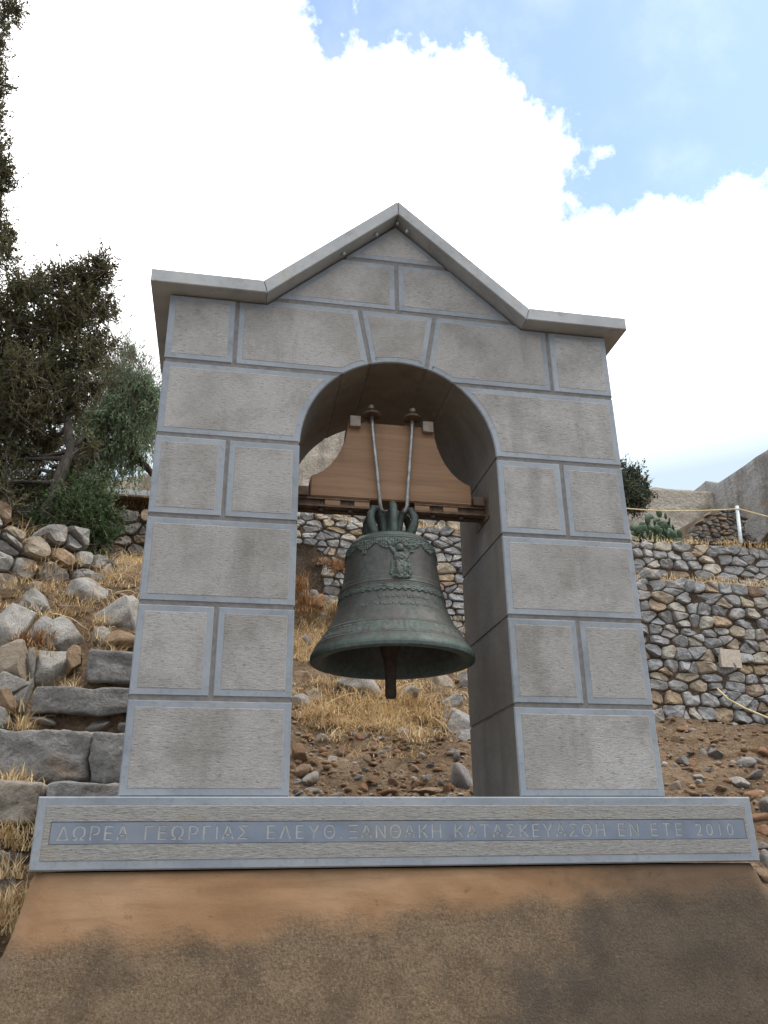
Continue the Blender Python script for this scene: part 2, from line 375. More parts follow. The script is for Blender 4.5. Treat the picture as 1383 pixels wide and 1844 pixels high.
def m_bark(name, a, c_):
    b = NB(name); c = b.coord((1, 1, .3)); n = b.noise(c, 30, 6, .7, .5)
    return b.out(b.ramp(n, [(.3, a), (.7, c_)]), .95, b.bump(n, .9, .02), spec=.1)
def m_plain(name, col, rough=.8):
    b = NB(name); n = b.noise(b.coord(), 40, 4)
    return b.out(b.ramp(n, [(.3, tuple(q*.78 for q in col)), (.7, tuple(min(1, q*1.12) for q in col))]), rough, b.bump(n, .2, .003))

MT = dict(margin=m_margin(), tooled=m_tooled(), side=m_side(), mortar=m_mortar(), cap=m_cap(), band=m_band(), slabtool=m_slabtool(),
    plaster=m_plaster(), wood=m_wood(), bronze=m_bronze(), relief=m_bronze(True),
    rod=m_metal('dull_steel_rod', (.20, .185, .17), (.34, .33, .32), .45, .7), rust=m_metal('rusty_steel', (.075, .05, .036), (.155, .105, .072), .8, .2),
    iron=m_metal('dark_iron', (.035, .027, .022), (.075, .05, .036), .8, .2), zinc=m_metal('brownish_plate', (.20, .16, .13), (.31, .265, .225), .6, .3),
    letter=m_plain('carved_letter', (.43, .42, .39)),
    wallstone=m_rock('rubble_stone', GREY, .45, .3), boulder=m_rock('pale_boulder', BOUL, .4, .3, .9), darkstone=m_rock('dark_rubble', DARKG, .4, .15), step=m_rock('step_stone', STEPG, .6, .35, .8),
    loose=m_rock('loose_stone', LOOSE, .4, .2, 1.3),
    core=m_earth('wall_core_earth', (.065, .048, .034), (.11, .082, .058), (.17, .13, .092), 2.0, (.24, .19, .14)),
    dirt=m_earth('brown_earth', (.118, .078, .048), (.188, .129, .081), (.27, .195, .13), 1.0, (.36, .285, .205)),
    straw_earth=m_earth('straw_covered_earth', (.24, .165, .09), (.34, .24, .135), (.42, .31, .18), 1.2, (.47, .38, .25)),
    ground=m_earth('dusty_ground', (.20, .16, .12), (.27, .22, .17), (.33, .28, .22), .5),
    fort=m_fort(), fortside=m_fort('stained_fort_render', .5), gravel=m_rock('gravel_chips', LOOSE, .3, .2, 2),
    grass=m_leaf('dry_grass', [(.24, .15, .07), (.45, .31, .15), (.62, .46, .25), (.74, .62, .40)], .35),
    weed=m_leaf('rusty_weed', [(.15, .075, .035), (.27, .14, .06), (.36, .22, .11)], .25),
    juniper=m_leaf('juniper_leaf', [(.036, .042, .02), (.072, .078, .036), (.115, .115, .055), (.16, .125, .065)], .28),
    pepper=m_leaf('feathery_leaf', [(.10, .155, .085), (.175, .25, .145), (.25, .33, .205)], .42),
    bush=m_leaf('green_bush_leaf', [(.025, .045, .016), (.055, .088, .032), (.09, .13, .055)], .25),
    olive=m_leaf('olive_leaf', [(.03, .042, .028), (.055, .075, .045), (.09, .105, .075)], .2),
    cactus=m_plain('cactus_pad', (.036, .066, .032), .6), bark=m_bark('grey_bark', (.022, .019, .016), (.095, .082, .07)), twig=m_bark('pale_twig', (.13, .10, .08), (.28, .235, .19)),
    tile=m_plain('beige_tile', (.47, .40, .32)), cord=m_plain('yellow_cord', (.62, .52, .30)), post=m_metal('galvanised_post', (.33, .37, .38), (.46, .50, .51), .5, .3))

# ------------------------------------------------------------------ the setting: ground, slopes, terraces
def pl(x, pts):
    return float(np.interp(x, [p[0] for p in pts], [p[1] for p in pts]))
def sst(x, a, b):
    t = min(1, max(0, (x-a)/(b-a))); return t*t*(3-2*t)
GZ = -1.78
P_L = [(-1.9, GZ), (-1.5, -1.95), (.3, -.72), (1.8, .52), (2.1, .98), (2.5, 1.40), (3, 1.72), (4, 2.12), (4.5, 2.3), (5.5, 2.6)]
P_C = [(.35, GZ), (.55, -.35), (1.0, -.06), (1.5, .12), (2.5, .60), (3.2, .98), (4, 1.46), (5, 1.9), (5.5, 1.95)]
P_R = [(-1.6, GZ), (.3, -.62), (1, -.22), (1.5, -.06), (3, .50), (4, .86), (4.4, .95), (5.5, 1.1)]
def slope_z(x, y, det=True):
    wl = 1-sst(x, -1.25, -.75); wr = sst(x, 1.2, 1.9)
    z = wl*pl(y, P_L) + wr*pl(y, P_R) + (1-wl-wr)*pl(y, P_C)
    if x < -1.4: z += .25*sst(-x, 2.0, 2.8)*sst(y, .2, 1.5)
    if x > 1.25 and y < 1.6: z -= .10*sst(x, 1.9, 3.5)
    if det and y > -.4:
        k = .45 if x < -.9 and y < 2.1 else 1.0
        z += k*(.055*fbm((x*2.1, y*2.1, 3), 5) + .046*fbm((x*7, y*7, 8), 4) + .018*abs(mn.noise(Vector((x*19, y*19, 4)))))
    return z
def sheet(name, xs, ys, zf, mat, kind='structure'):
    V = [(x, y, zf(x, y)) for y in ys for x in xs]; nx = len(xs)
    F = [(j*nx+i, j*nx+i+1, (j+1)*nx+i+1, (j+1)*nx+i) for j in range(len(ys)-1) for i in range(nx-1)]
    o = big_mesh(name, V, F, mat, smooth=True); tag(o, kind=kind); return o
def lin(a, b, st): return list(np.arange(a, b+1e-6, st))
tag(sheet('ground', [-1500, -300, -60, -12, 12, 60, 300, 1500], [-1500, -300, -60, -8, 16, 60, 300, 1500], lambda x, y: GZ-.02, MT['ground']))
xs = lin(-7, -2.6, .2)[:-1] + lin(-2.6, -.8, .06)[:-1] + lin(-.8, 1.7, .035) + lin(1.75, 3.4, .05) + lin(3.5, 8, .12)
ys = lin(-2.2, .3, .12)[:-1] + lin(.3, 3.4, .035) + lin(3.45, 5.3, .06)
tag(sheet('dirt_slope', xs, ys, slope_z, MT['dirt']))
def terr_z(x, y):
    zz = pl(y, [(4.1, 2.72), (5.05, 2.97), (8, 3.6)]) if x < -.85 else pl(y, [(4.1, 2.1), (5.0, 2.98), (8, 3.6)])
    return zz + .05*fbm((x*1.3, y*1.3, 5), 4)
tag(sheet('upper_terrace', lin(-8, 12, .2), lin(5.08, 8.2, .13), terr_z, MT['straw_earth']))
tag(sheet('left_terrace', lin(-8, -.95, .15), lin(4.12, 5.1, .12), terr_z, MT['straw_earth']))
tag(sheet('wall_ledge', lin(2.58, 8, .12), lin(4.2, 5.1, .09), lambda x, y: 2.21+.03*fbm((x*4, y*4, 1), 3), MT['straw_earth']))
def far_z(x, y):
    return pl(y, [(8.1, 4.32 if x < 4.6 else 3.65), (12.5, 5.0)]) + .08*fbm((x, y, 5), 4)
tag(sheet('far_terrace', lin(-10, 16, .4), lin(8.12, 13.2, .3), far_z, MT['straw_earth']))
tag(sheet('hill', lin(-60, 60, 3), lin(13.0, 60, 2.5), lambda x, y: 4.95 + .02*(y-13) + .2*fbm((x*.2, y*.2, 1), 3), MT['straw_earth']))

# ------------------------------------------------------------------ rubble walls: every stone its own object
def clip(poly, nx, ny, d):               # keep nx*x+ny*y <= d
    out = []
    for i in range(len(poly)):
        a, b = poly[i], poly[(i+1) % len(poly)]; da = nx*a[0]+ny*a[1]-d; db = nx*b[0]+ny*b[1]-d
        if da <= 0: out.append(a)
        if (da < 0) != (db < 0):
            t = da/(da-db); out.append((a[0]+t*(b[0]-a[0]), a[1]+t*(b[1]-a[1])))
    return out
def resample(poly, n):
    L = [math.dist(poly[i], poly[(i+1) % len(poly)]) for i in range(len(poly))]; T = sum(L); out = []
    for k in range(n):
        s = T*k/n; i = 0
        while s > L[i] and i < len(L)-1: s -= L[i]; i += 1
        a, b = poly[i], poly[(i+1) % len(poly)]; t = s/max(L[i], 1e-9)
        out.append((a[0]+t*(b[0]-a[0]), a[1]+t*(b[1]-a[1])))
    return out
def stone_cell(poly, rnd, gap, dep, n=14):
    cx = sum(p[0] for p in poly)/len(poly); cy = sum(p[1] for p in poly)/len(poly)
    q = resample(poly, n)
    q = [((q[i-1][0]+8*q[i][0]+q[(i+1) % n][0])/10, (q[i-1][1]+8*q[i][1]+q[(i+1) % n][1])/10) for i in range(n)]
    w = max(p[0] for p in q)-min(p[0] for p in q); h = max(p[1] for p in q)-min(p[1] for p in q); m = max(min(w, h), .02)
    s0 = max(.7, 1-gap/m); tx, ty = rnd.uniform(-.35, .35), rnd.uniform(-.4, .25); sd = rnd.random()*50
    V, F = [], []
    for k, (s, d) in enumerate(((s0*.95, -.10), (s0, 0.0), (s0*rnd.uniform(.93, .98), dep*.7), (s0*rnd.uniform(.74, .86), dep))):
        for i, (x, y) in enumerate(q):
            j = 1+(.05 if k > 1 else .03)*mn.noise(Vector((i*1.9, sd, s*3))); X = (x-cx)*s*j; Y = (y-cy)*s*j
            D = d + (k > 1)*(tx*X+ty*Y + .22*m*mn.noise(Vector((X/m*2.1, Y/m*2.1, sd))))
            V.append((X, -D, Y))
    ox, oy = rnd.uniform(-.2, .2)*w, rnd.uniform(-.2, .2)*h
    V.append((ox*.6, -dep*rnd.uniform(.95, 1.15)-tx*ox-ty*oy, oy*.6))
    for k in range(3):
        for i in range(n): F.append((k*n+i, k*n+(i+1) % n, (k+1)*n+(i+1) % n, (k+1)*n+i))
    for i in range(n): F.append((3*n+i, 3*n+(i+1) % n, 4*n))
    return cx, cy, V, F
def rubble_wall(name, label, x0, y0, x1, y1, zb, zt, sw, sh, seed, mat, gap=.004, dep=.04, thick=.35, ragged=.06, holes=(), coremat=None, skip=None, corey=-.014):
    """dry rubble wall from (x0,y0) to (x1,y1); zb, zt functions of distance along it"""
    rnd = random.Random(seed); L = math.hypot(x1-x0, y1-y0); ang = math.atan2(y1-y0, x1-x0)
    root = empty(name, (x0, y0, min(zb(0), zb(L)))); root.rotation_euler = (0, 0, ang); bz = root.location.z
    tag(root, label, 'stone wall')
    seeds = []; z = min(zb(0), zb(L))-.02; zmax = max(zt(L*k/20) for k in range(21))
    while z < zmax:
        rh = sh*rnd.uniform(.55, 1.5); u = -rnd.random()*sw
        while u < L+sw*.3:
            wdt = sw*rnd.choice((.55, .75, .9, 1.0, 1.2, 1.6, 1.9))
            seeds.append((u+wdt/2, z+rh/2+rnd.uniform(-.17, .17)*rh)); u += wdt
            if rnd.random() < .42: seeds.append((u+rnd.uniform(-.15, .15)*sw, z+rnd.uniform(.0, 1.0)*rh))
        z += rh
    A = sw/sh*1.05                          # metric that favours stones wider than tall
    pts = [(u, v*A) for u, v in seeds]
    for i, (u, v) in enumerate(pts):
        vz = v/A
        if u < 0 or u > L or vz > zt(u)+rnd.uniform(-ragged, ragged)*.6-.02 or vz < zb(u)-.03: continue
        if any(abs(u-hu) < hw and abs(vz-hz) < hh for hu, hz, hw, hh in holes): continue
        if skip and skip(u, vz): continue
        rr = sw*1.5; poly = [(u-rr, v-rr), (u+rr, v-rr), (u+rr, v+rr), (u-rr, v+rr)]
        for j, (a, c) in enumerate(pts):
            if j == i or abs(a-u) > 2*rr or abs(c-v) > 2*rr: continue
            nx, ny = a-u, c-v; d = (a*a+c*c-u*u-v*v)/2
            poly = clip(poly, nx, ny, d)
            if len(poly) < 3: break
        if len(poly) < 3: continue
        P = [(a, min(c/A, zt(min(max(a, 0), L))+ragged)) for a, c in poly]
        cx, cz, V, F = stone_cell(P, rnd, gap, dep*rnd.uniform(.7, 1.35))
        if len(set(P)) < 3: continue
        o = mesh_obj('stone', V, F, mat, root); o.location = (cx, 0, cz-bz)
    # earth core behind the stones
    n = max(6, int(L/.12)); V, F = [], []
    for k in range(n+1):
        u = L*k/n; t = zt(u)-.05+.03*mn.noise(Vector((u*3, seed, 0)))
        for (yy, zz) in ((corey, zb(u)-.25), (corey, t-.05), (.07, t), (thick, t+.01), (thick, zb(u)-.25)): V.append((u, yy, zz-bz))
    for k in range(n):
        for j in range(5): F.append((k*5+j, (k+1)*5+j, (k+1)*5+(j+1) % 5, k*5+(j+1) % 5))
    F.append((0, 1, 2, 3, 4)); F.append(tuple(n*5+j for j in (4, 3, 2, 1, 0)))
    fix_normals(mesh_obj('wall_core', V, F, coremat or MT['core'], root))
    return root

rubble_wall('rubble_wall', 'dry stone terrace wall of grey stones seen through the arch behind the bell', -.75, 4.95, 2.55, 5.0,
    lambda u: 1.75 if u < 1.7 else max(.85, 1.75-1.2*(u-1.7)), lambda u: 3.0+.05*math.sin(u*2.3), .155, .08, 3, MT['wallstone'], skip=lambda u, v: u < .95 and v < 2.55-.15*math.sin(u*5) and u > .12)
lowroot = rubble_wall('rubble_wall', 'lower grey and orange rubble wall with a beige square tile set in it', 2.55, 4.06, 5.55, 4.19,
    lambda u: .62+.0*u, lambda u: 2.235+.015*math.sin(u*3), .182, .105, 11, MT['wallstone'], gap=.004, dep=.038, thick=.9, )
rubble_wall('rubble_wall', 'short rubble return wall closing the end of the ledge behind the right pier', 2.56, 5.0, 2.56, 4.08,
    lambda u: .8, lambda u: 2.22, .19, .12, 71, MT['wallstone'], gap=.008, dep=.04, thick=.5)
rubble_wall('rubble_wall', 'coarser continuation of the lower rubble wall beyond the yellow cord', 5.56, 4.20, 8.0, 4.32,
    lambda u: .62, lambda u: 2.235, .26, .16, 81, MT['wallstone'], gap=.009, dep=.045, thick=.9)
rubble_wall('rubble_wall', 'upper rubble wall set back above the lower one, below the cactus', 2.6, 5.0, 8.0, 5.16,
    lambda u: 2.02, lambda u: 3.02+.03*math.sin(u*4), .20, .105, 21, MT['wallstone'], gap=.004, dep=.038)
rubble_wall('rubble_wall', 'dark rubble wall behind the green bush above the steps', -3.0, 4.05, -.8, 4.05,
    lambda u: 2.0, lambda u: 2.68+.04*math.sin(u*3), .15, .10, 31, MT['darkstone'], gap=.008, dep=.055, coremat=MT['core'])
farw = rubble_wall('rubble_wall', 'distant low terrace wall with pale coping, crossing behind the wooden yoke', -3.4, 8.0, 4.2, 8.0,
    lambda u: 3.62, lambda u: 4.36, .25, .14, 41, MT['wallstone'], gap=.009, dep=.05)
for k in range(7):
    V, F = box(k*1.085+.01, (k+1)*1.085-.006, -.09, .42, .75, .83, .012); mesh_obj('coping_slab', V, F, MT['cap'], farw)

# ------------------------------------------------------------------ fortress walls on the skyline
def fort(name, label, pts, thick, zbot, seed, mat='fort'):
    """pts: (x,y,top) polyline"""
    V, F = [], []; n = 0; rows = []
    for k in range(len(pts)-1):
        a, b = pts[k], pts[k+1]; L = math.hypot(b[0]-a[0], b[1]-a[1]); m = max(2, int(L/.07))
        for i in range(m + (k == len(pts)-2)):
            t = i/m; rows.append((a[0]+t*(b[0]-a[0]), a[1]+t*(b[1]-a[1]), a[2]+t*(b[2]-a[2]), (b[0]-a[0])/L, (b[1]-a[1])/L))
    for (x, y, t, dx, dy) in rows:
        t += .012*fbm((x*3+seed, y*3, 0), 3)
        nx, ny = dy, -dx                     # towards the camera
        H = t-zbot; ring = []
        for s in [i/46 for i in range(47)]:
            z = zbot+s*H; e = .035*fbm((x*1.1, y*1.1+z*.9, z*1.1+seed), 4) + .025*fbm((x*5, y*5+z*4, z*5+seed), 4) + (1-s)*.12
            if s > .9: e *= (1-s)/.1
            ring.append((x+nx*e, y+ny*e, z))
        ring.append((x-nx*thick*.5, y-ny*thick*.5, t+.05*mn.noise(Vector((x*3, y*3, 9))))); ring.append((x-nx*thick, y-ny*thick, t-.05)); ring.append((x-nx*thick, y-ny*thick, zbot))
        V += ring; n += 1
    m = 50
    for i in range(n-1):
        for j in range(m-1): F.append((i*m+j, (i+1)*m+j, (i+1)*m+j+1, i*m+j+1))
    o = mesh_obj(name, V, F, MT[mat], None, smooth=True); fix_normals(o); tag(o, label, 'fortress wall'); return o
fort('fortress_wall', 'high weathered fortress wall with patchy pale render closing the upper terrace', [(-9, 12, 6.0), (-3, 12, 6.35), (-1.2, 12, 6.9), (-.2, 12, 7.75), (.8, 12, 8.0), (2.6, 12.0, 7.98), (4.5, 12, 7.45), (7.4, 12, 7.0), (9.35, 12.0, 7.0)], .9, 3.9, 1)
fort('fortress_wall', 'grey fortress side wall with a sloping ledge running toward the terrace corner', [(9.38, 12.9, 7.32), (9.38, 12.2, 7.35), (9.4, 11.85, 7.12), (9.42, 11.2, 7.1), (9.45, 9.0, 7.05), (9.5, 5.5, 6.9)], .9, 2.9, 7, 'fortside')
V, F = box(0, .14, -3.2, 3.2, -.05, .05, .015)
o = mesh_obj('wall_ledge_stone', V, F, MT['fortside']); o.location = (9.20, 9.3, 5.75); o.rotation_euler = (R(-17), 0, 0)
tag(o, 'sloping stone ledge built along the grey fortress side wall', 'ledge')
# ruined stair bank of dark rubble at the corner
rubble_wall('rubble_bank', 'stepped dark rubble bank in the corner beneath the fortress walls', 6.6, 9.2, 8.1, 9.4, lambda u: 3.9,
    lambda u: 4.72+.15*int(u/.2) if u < 1.0 else 5.45-.1*(u-1), .17, .085, 51, MT['darkstone'], dep=.05, thick=1.0)

# ------------------------------------------------------------------ stairs on the left
stair = empty('stairway', (-1.3, .3, -.6)); tag(stair, kind='structure')
def rough_block(name, c, dims, seed, mat, parent, amp=.02, rot=0.0, n=7, flat=False):
    """box-like boulder: rounded, uneven"""
    bm = bmesh.new(); bmesh.ops.create_cube(bm, size=2); bmesh.ops.subdivide_edges(bm, edges=bm.edges[:], cuts=n, use_grid_fill=True)
    dx, dy, dz = [d/2 for d in dims]; s = Vector((seed*3.3, seed*1.7, seed*.9))
    for v in bm.verts:
        p = v.co.copy(); k = (abs(p.x)**26+abs(p.y)**26+abs(p.z)**26)**(1/26); p = p/k
        q = Vector((p.x*dx, p.y*dy, p.z*dz)); nn = p.normalized()
        d = amp*.8*fbm(q*5+s, 3) + amp*.5*fbm(q*17+s, 4)
        v.co = q+nn*d
    me = bpy.data.meshes.new(name); bm.to_mesh(me); bm.free(); me.materials.append(mat)
    me.polygons.foreach_set('use_smooth', [True]*len(me.polygons))
    o = link(name, me, parent); p = Vector(c)
    o.location = p - (parent.location if parent else Vector()); o.rotation_euler = (0, 0, rot); return o
rnd = random.Random(8)
# (y of edge, z of edge, x at the wall end, thickness of the slab)
STEPS = [(-1.20, -1.55, -2.3, .2), (-.90, -1.32, -2.25, .2), (-.60, -1.08, -2.2, .2), (-.30, -.84, -2.15, .2), (.0, -.60, -2.1, .2), (.30, -.36, -2.05, .16), (.63, -.135, -2.0, .20), (.95, .115, -1.78, .16), (1.25, .365, -1.60, .22), (1.52, .605, -1.52, .13), (1.80, .865, -1.335, .17)]
RIS = []
for i, (y, z, xl, th) in enumerate(STEPS):
    xr = -1.32 if y < .7 else -.78; x = xl
    segs = 1 if i % 3 == 0 else 2
    if i == 10: segs = 1
    for k in range(segs):
        w = (xr-xl)/segs*rnd.uniform(.85, 1.15) if k < segs-1 else xr-x
        rough_block('step_stone', (x+w/2, y+.19, z-th/2+rnd.uniform(-.008, .008)), (w-.012, .40, th), i*7+k, MT['step'], stair, .028, rnd.uniform(-.03, .03), 15)
        x += w
    V, F = [], []; n = max(8, int((xr-xl)/.04))          # earth and rubble packed under the slab
    for k in range(n+1):
        X = xl+(xr-xl)*k/n
        for q, (e, zz) in enumerate(((.10, z-.01), (.055, z-th*.8), (.035, z-th-.06), (.02, z-th-.14), (.30, z-th-.2))): V.append((X, y+e+.03*fbm((X*9, q*1.3+i*4, 2), 3), zz))
    for k in range(n):
        for q in range(4): F.append((k*5+q, (k+1)*5+q, (k+1)*5+q+1, k*5+q+1))
    o = mesh_obj('riser_fill', V, F, MT['dirt'], stair, True); o.location = -stair.location
    RIS.append((xl, xr, y, z-th))
# ------------------------------------------------------------------ rock meshes
def rock_mesh(seed, sub=3, planes=11, mat=None, amp=.05):
    r = random.Random(seed); bm = bmesh.new(); bmesh.ops.create_icosphere(bm, subdivisions=sub, radius=1)
    pls = []
    for _ in range(planes):
        n = Vector((r.gauss(0, 1), r.gauss(0, 1), r.gauss(0, 1))).normalized(); pls.append((n, r.uniform(.42, .80)))
    s = Vector((seed*5.1, seed*2.3, 0))
    for v in bm.verts:
        p = v.co.copy()
        for n, d in pls:
            e = p.dot(n)-d
            if e > 0: p -= n*e*.985
        p += p.normalized()*(amp*fbm(p*2.2+s, 3)+amp*.35*fbm(p*8+s, 2)); v.co = p
    mx_ = [max(abs(v.co[i]) for v in bm.verts) for i in range(3)]
    for v in bm.verts: v.co = Vector((v.co[i]/mx_[i]*.5 for i in range(3)))
    me = bpy.data.meshes.new('rock'); bm.to_mesh(me); bm.free(); me.materials.append(mat)
    me.polygons.foreach_set('use_smooth', [True]*len(me.polygons)); return me
BOULD = [rock_mesh(100+i, 4, 11, MT['boulder'], .045) for i in range(9)]
LOOS = [rock_mesh(200+i, 3, 10, MT['loose'], .05) for i in range(9)]
def put_rock(name, me, c, dims, rot, parent=None):
    o = link(name, me, parent); o.location = Vector(c)-(parent.location if parent else Vector()); o.scale = dims; o.rotation_euler = rot; return o
rnd = random.Random(4)
for (xl, xr, y, z) in RIS:
    X = xl
    while X < xr-.03:
        w = rnd.choice((.05, .07, .10, .14)); h = rnd.uniform(.03, .075)
        put_rock('riser_stone', LOOS[rnd.randrange(9)], (X+w/2, y+.04, z-.02-rnd.random()*.06), (w*1.1, .10, h), (rnd.uniform(-.2, .2), rnd.uniform(-.2, .2), rnd.uniform(-.4, .4)), stair); X += w*rnd.uniform(1.0, 2.2)
rubble_wall('rubble_wall', 'packed bank of warm pale boulders retaining the straw mound left of the steps', -2.62, 2.06, -1.42, 2.98,
    lambda u: .85, lambda u: 2.0-.15*u+.05*math.sin(u*6), .18, .14, 61, MT['boulder'], gap=.008, dep=.085, ragged=.05, coremat=MT['straw_earth'], thick=.6, corey=.01)
# tumbled boulder wall at the left of the steps (photo px, py, width, height, depth y)
bw = empty('boulder_wall', (-1.8, 2.1, .9)); tag(bw, 'loose heap of big pale boulders edging the stone steps below the packed bank', 'stone wall')
BL = [(62, 1085, 44, 30, 2.35, 15), (98, 1072, 30, 24, 2.5, 0), (155, 1071, 56, 38, 2.45, 0), (152, 1101, 60, 24, 2.35, 0), (213, 1117, 76, 60, 2.3, -8), (22, 1130, 62, 76, 2.05, 0), (55, 1100, 24, 36, 2.25, 0), (108, 1148, 76, 66, 2.1, 0), (72, 1155, 40, 60, 2.05, 0), (18, 1195, 60, 56, 1.85, 0), (52, 1195, 22, 60, 1.9, 0),
      (125, 1195, 30, 44, 1.95, 0), (80, 1205, 80, 56, 1.98, 0), (20, 1238, 48, 36, 1.66, 0), (8, 1262, 30, 40, 1.6, 0), (38, 1270, 28, 60, 1.66, 0), (-30, 1150, 60, 60, 2.1, 0), (-40, 1230, 60, 70, 1.8, 0),
      (220, 1155, 60, 24, 2.12, 0), (-20, 1300, 50, 60, 1.55, 0), (185, 1152, 34, 30, 2.15, 0), (170, 1040, 26, 24, 2.65, 0)]
rnd = random.Random(77)
for i, (px, py, w, h, y, tl) in enumerate(BL):
    p = at(px, py, y); m = mpp(px, py, y); dd = .72*(w+h)/2*m*1.25
    put_rock('stone', BOULD[i % 9], p, (w*m*1.6, dd*1.3, h*m*1.6), (rnd.uniform(-.25, .25), R(tl), rnd.uniform(-.3, .3) + (3.14 if i % 2 else 0)), bw)
# earth body behind the boulders
V, F = [], []
for (x, y), t in zip([(-2.7, 1.3), (-2.3, 1.55), (-1.95, 1.85), (-1.68, 2.1), (-1.42, 2.3)], [1.05, 1.02, 1.0, 1.0, 1.05]):
    for (e, z) in ((.0, .0), (.04, .4), (.14, t-.22), (.30, t-.02), (.75, t+.05), (.9, .2)):
        V.append((x-.4*e+.03*fbm((x*5, z*5, 1), 3), y+e+.04*fbm((x*6, z*6, 4), 3), z))
for i in range(4):
    for j in range(5): F.append((i*6+j, (i+1)*6+j, (i+1)*6+j+1, i*6+j+1))
o = mesh_obj('bank_earth', V, F, MT['straw_earth'], bw, smooth=True); o.location = -bw.location

# loose rocks on the earth slope (photo px, py, width, height): resting on the slope itself
def on_slope(px, py):
    d = ray(px, py); t = 3.0
    for _ in range(400):
        p = CAM+d*t
        if p[1] > 5.0 or p[2] < slope_z(p[0], p[1]): break
        t += .012
    return Vector(p), t/FPX
def loose(lst, label, group, seed, meshes=LOOS):
    r = random.Random(seed); labels = label
    for i, (px, py, w, h) in enumerate(lst):
        p, m = on_slope(px, py+h*.2); s = (w*m*1.15, (w+h)*.5*m*1.1, h*m*1.3)
        o = put_rock('loose_rock', meshes[r.randrange(9)], p, s, (r.uniform(-.3, .3), r.uniform(-.3, .3), r.uniform(0, 6.28)))
        tag(o, labels if isinstance(labels, str) else labels[i], 'rock', group)
loose([(650, 1232, 95, 44)], 'long flat grey boulder lying under the bell beside the clapper', None, 1, BOULD)
loose([(790, 1225, 60, 44), (815, 1262, 52, 30), (822, 1290, 60, 36), (838, 1225, 40, 40), (735, 1248, 50, 26), (568, 1250, 34, 40), (545, 1265, 50, 34), (540, 1218, 36, 40), (592, 1212, 34, 34), (832, 1300, 60, 44), (835, 1322, 46, 30)],
      ['pale stone under the right rim of the bell beside the inner pier face', 'flat grey stone between the grass and the right pier, below the pale stone', 'wide rounded stone in the grass against the right pier',
       'grey stone tucked behind the bell rim against the right pier', 'dark flat stone in the grass just beside the clapper tip', 'brown stone leaning in the grass by the left pier', 'low reddish stone touching the left pier edge below the brown stone',
       'upper grey stone touching the left pier, level with the bell rim', 'brown stone just under the left rim of the bell', 'big buff stone under the wide rounded one by the right pier', 'small dark stone at the foot of the big buff stone by the right pier'], 'stones around the dry grass below the bell', 2, BOULD)
loose([(838, 1400, 44, 90)], 'upright brown stone leaning against the inner side of the arch', None, 3)
rnd = random.Random(12)
lst = [(556, 1425, 38, 22), (610, 1432, 30, 14), (640, 1385, 26, 16), (700, 1425, 34, 16), (745, 1385, 24, 16), (760, 1360, 20, 14), (800, 1385, 30, 20), (818, 1360, 34, 22), (545, 1385, 34, 26), (580, 1330, 24, 18), (690, 1330, 20, 12), (598, 1368, 22, 16), (560, 1400, 34, 24), (725, 1315, 26, 14), (728, 1337, 14, 12), (650, 1418, 26, 18), (538, 1355, 28, 36), (626, 1320, 18, 16), (575, 1358, 14, 14), (615, 1352, 16, 22), (770, 1402, 20, 16), (778, 1424, 50, 16), (805, 1418, 16, 20), (672, 1404, 26, 16), (658, 1324, 14, 8), (685, 1355, 16, 10), (715, 1358, 16, 10), (562, 1372, 18, 20), (540, 1430, 40, 14)]
for k in range(34): lst.append((rnd.uniform(525, 850), 1310+(rnd.random()**.6)*130, rnd.uniform(10, 22), rnd.uniform(8, 15)))
loose(lst, 'small rock scattered over the brown earth seen through the arch', 'small rocks on the earth inside the arch', 4)
lst = [(1232, 1312, 24, 10), (1217, 1330, 16, 12), (1260, 1400, 22, 12), (1370, 1350, 28, 16), (1365, 1370, 22, 18), (1245, 1428, 40, 14), (1360, 1395, 30, 16), (1300, 1420, 30, 12), (1358, 1430, 36, 16)]
for k in range(24): lst.append((rnd.uniform(1195, 1400), rnd.uniform(1310, 1450), rnd.uniform(8, 20), rnd.uniform(7, 14)))
loose(lst, 'small rock on the bare earth bank beside the right pier', 'small rocks on the earth bank by the right pier', 5)
loose([(1225, 1368, 40, 20), (1290, 1352, 34, 18), (1330, 1405, 44, 22), (1215, 1415, 34, 20), (1275, 1385, 30, 18), (1345, 1372, 36, 20)], 'medium brown stone half buried in the earth bank beside the right pier', 'half buried stones on the bank by the right pier', 15, BOULD)
loose([(1372, 1470, 50, 14), (1378, 1498, 40, 26), (1375, 1524, 44, 14), (1385, 1545, 40, 30), (1378, 1575, 30, 26), (1395, 1450, 60, 30)], ['thin pale slab-like stone level with the top of the inscribed slab, past its end', 'brown block under the thin pale stone past the end of the inscribed slab', 'second thin pale stone level with the carved band, past the slab end', 'rough stone level with the bottom edge of the inscribed slab, past its end', 'lowest stone beside the shoulder of the ochre base', 'topmost broad stone of the heap past the end of the inscribed slab'], 'stones past the end of the inscribed slab', 6)
lst = [(rnd.uniform(540, 640), rnd.uniform(1060, 1200), rnd.uniform(14, 34), rnd.uniform(12, 24)) for k in range(26)]
loose(lst, 'grey stone fallen on the grassy bank left of the bell', 'stones on the grassy bank behind the bell', 7)
lst = [(rnd.uniform(640, 850), rnd.uniform(1150, 1225), rnd.uniform(14, 34), rnd.uniform(12, 24)) for k in range(20)]
loose(lst, 'stone in the rubble at the foot of the terrace wall behind the bell', 'rubble at the foot of the wall behind the bell', 8)

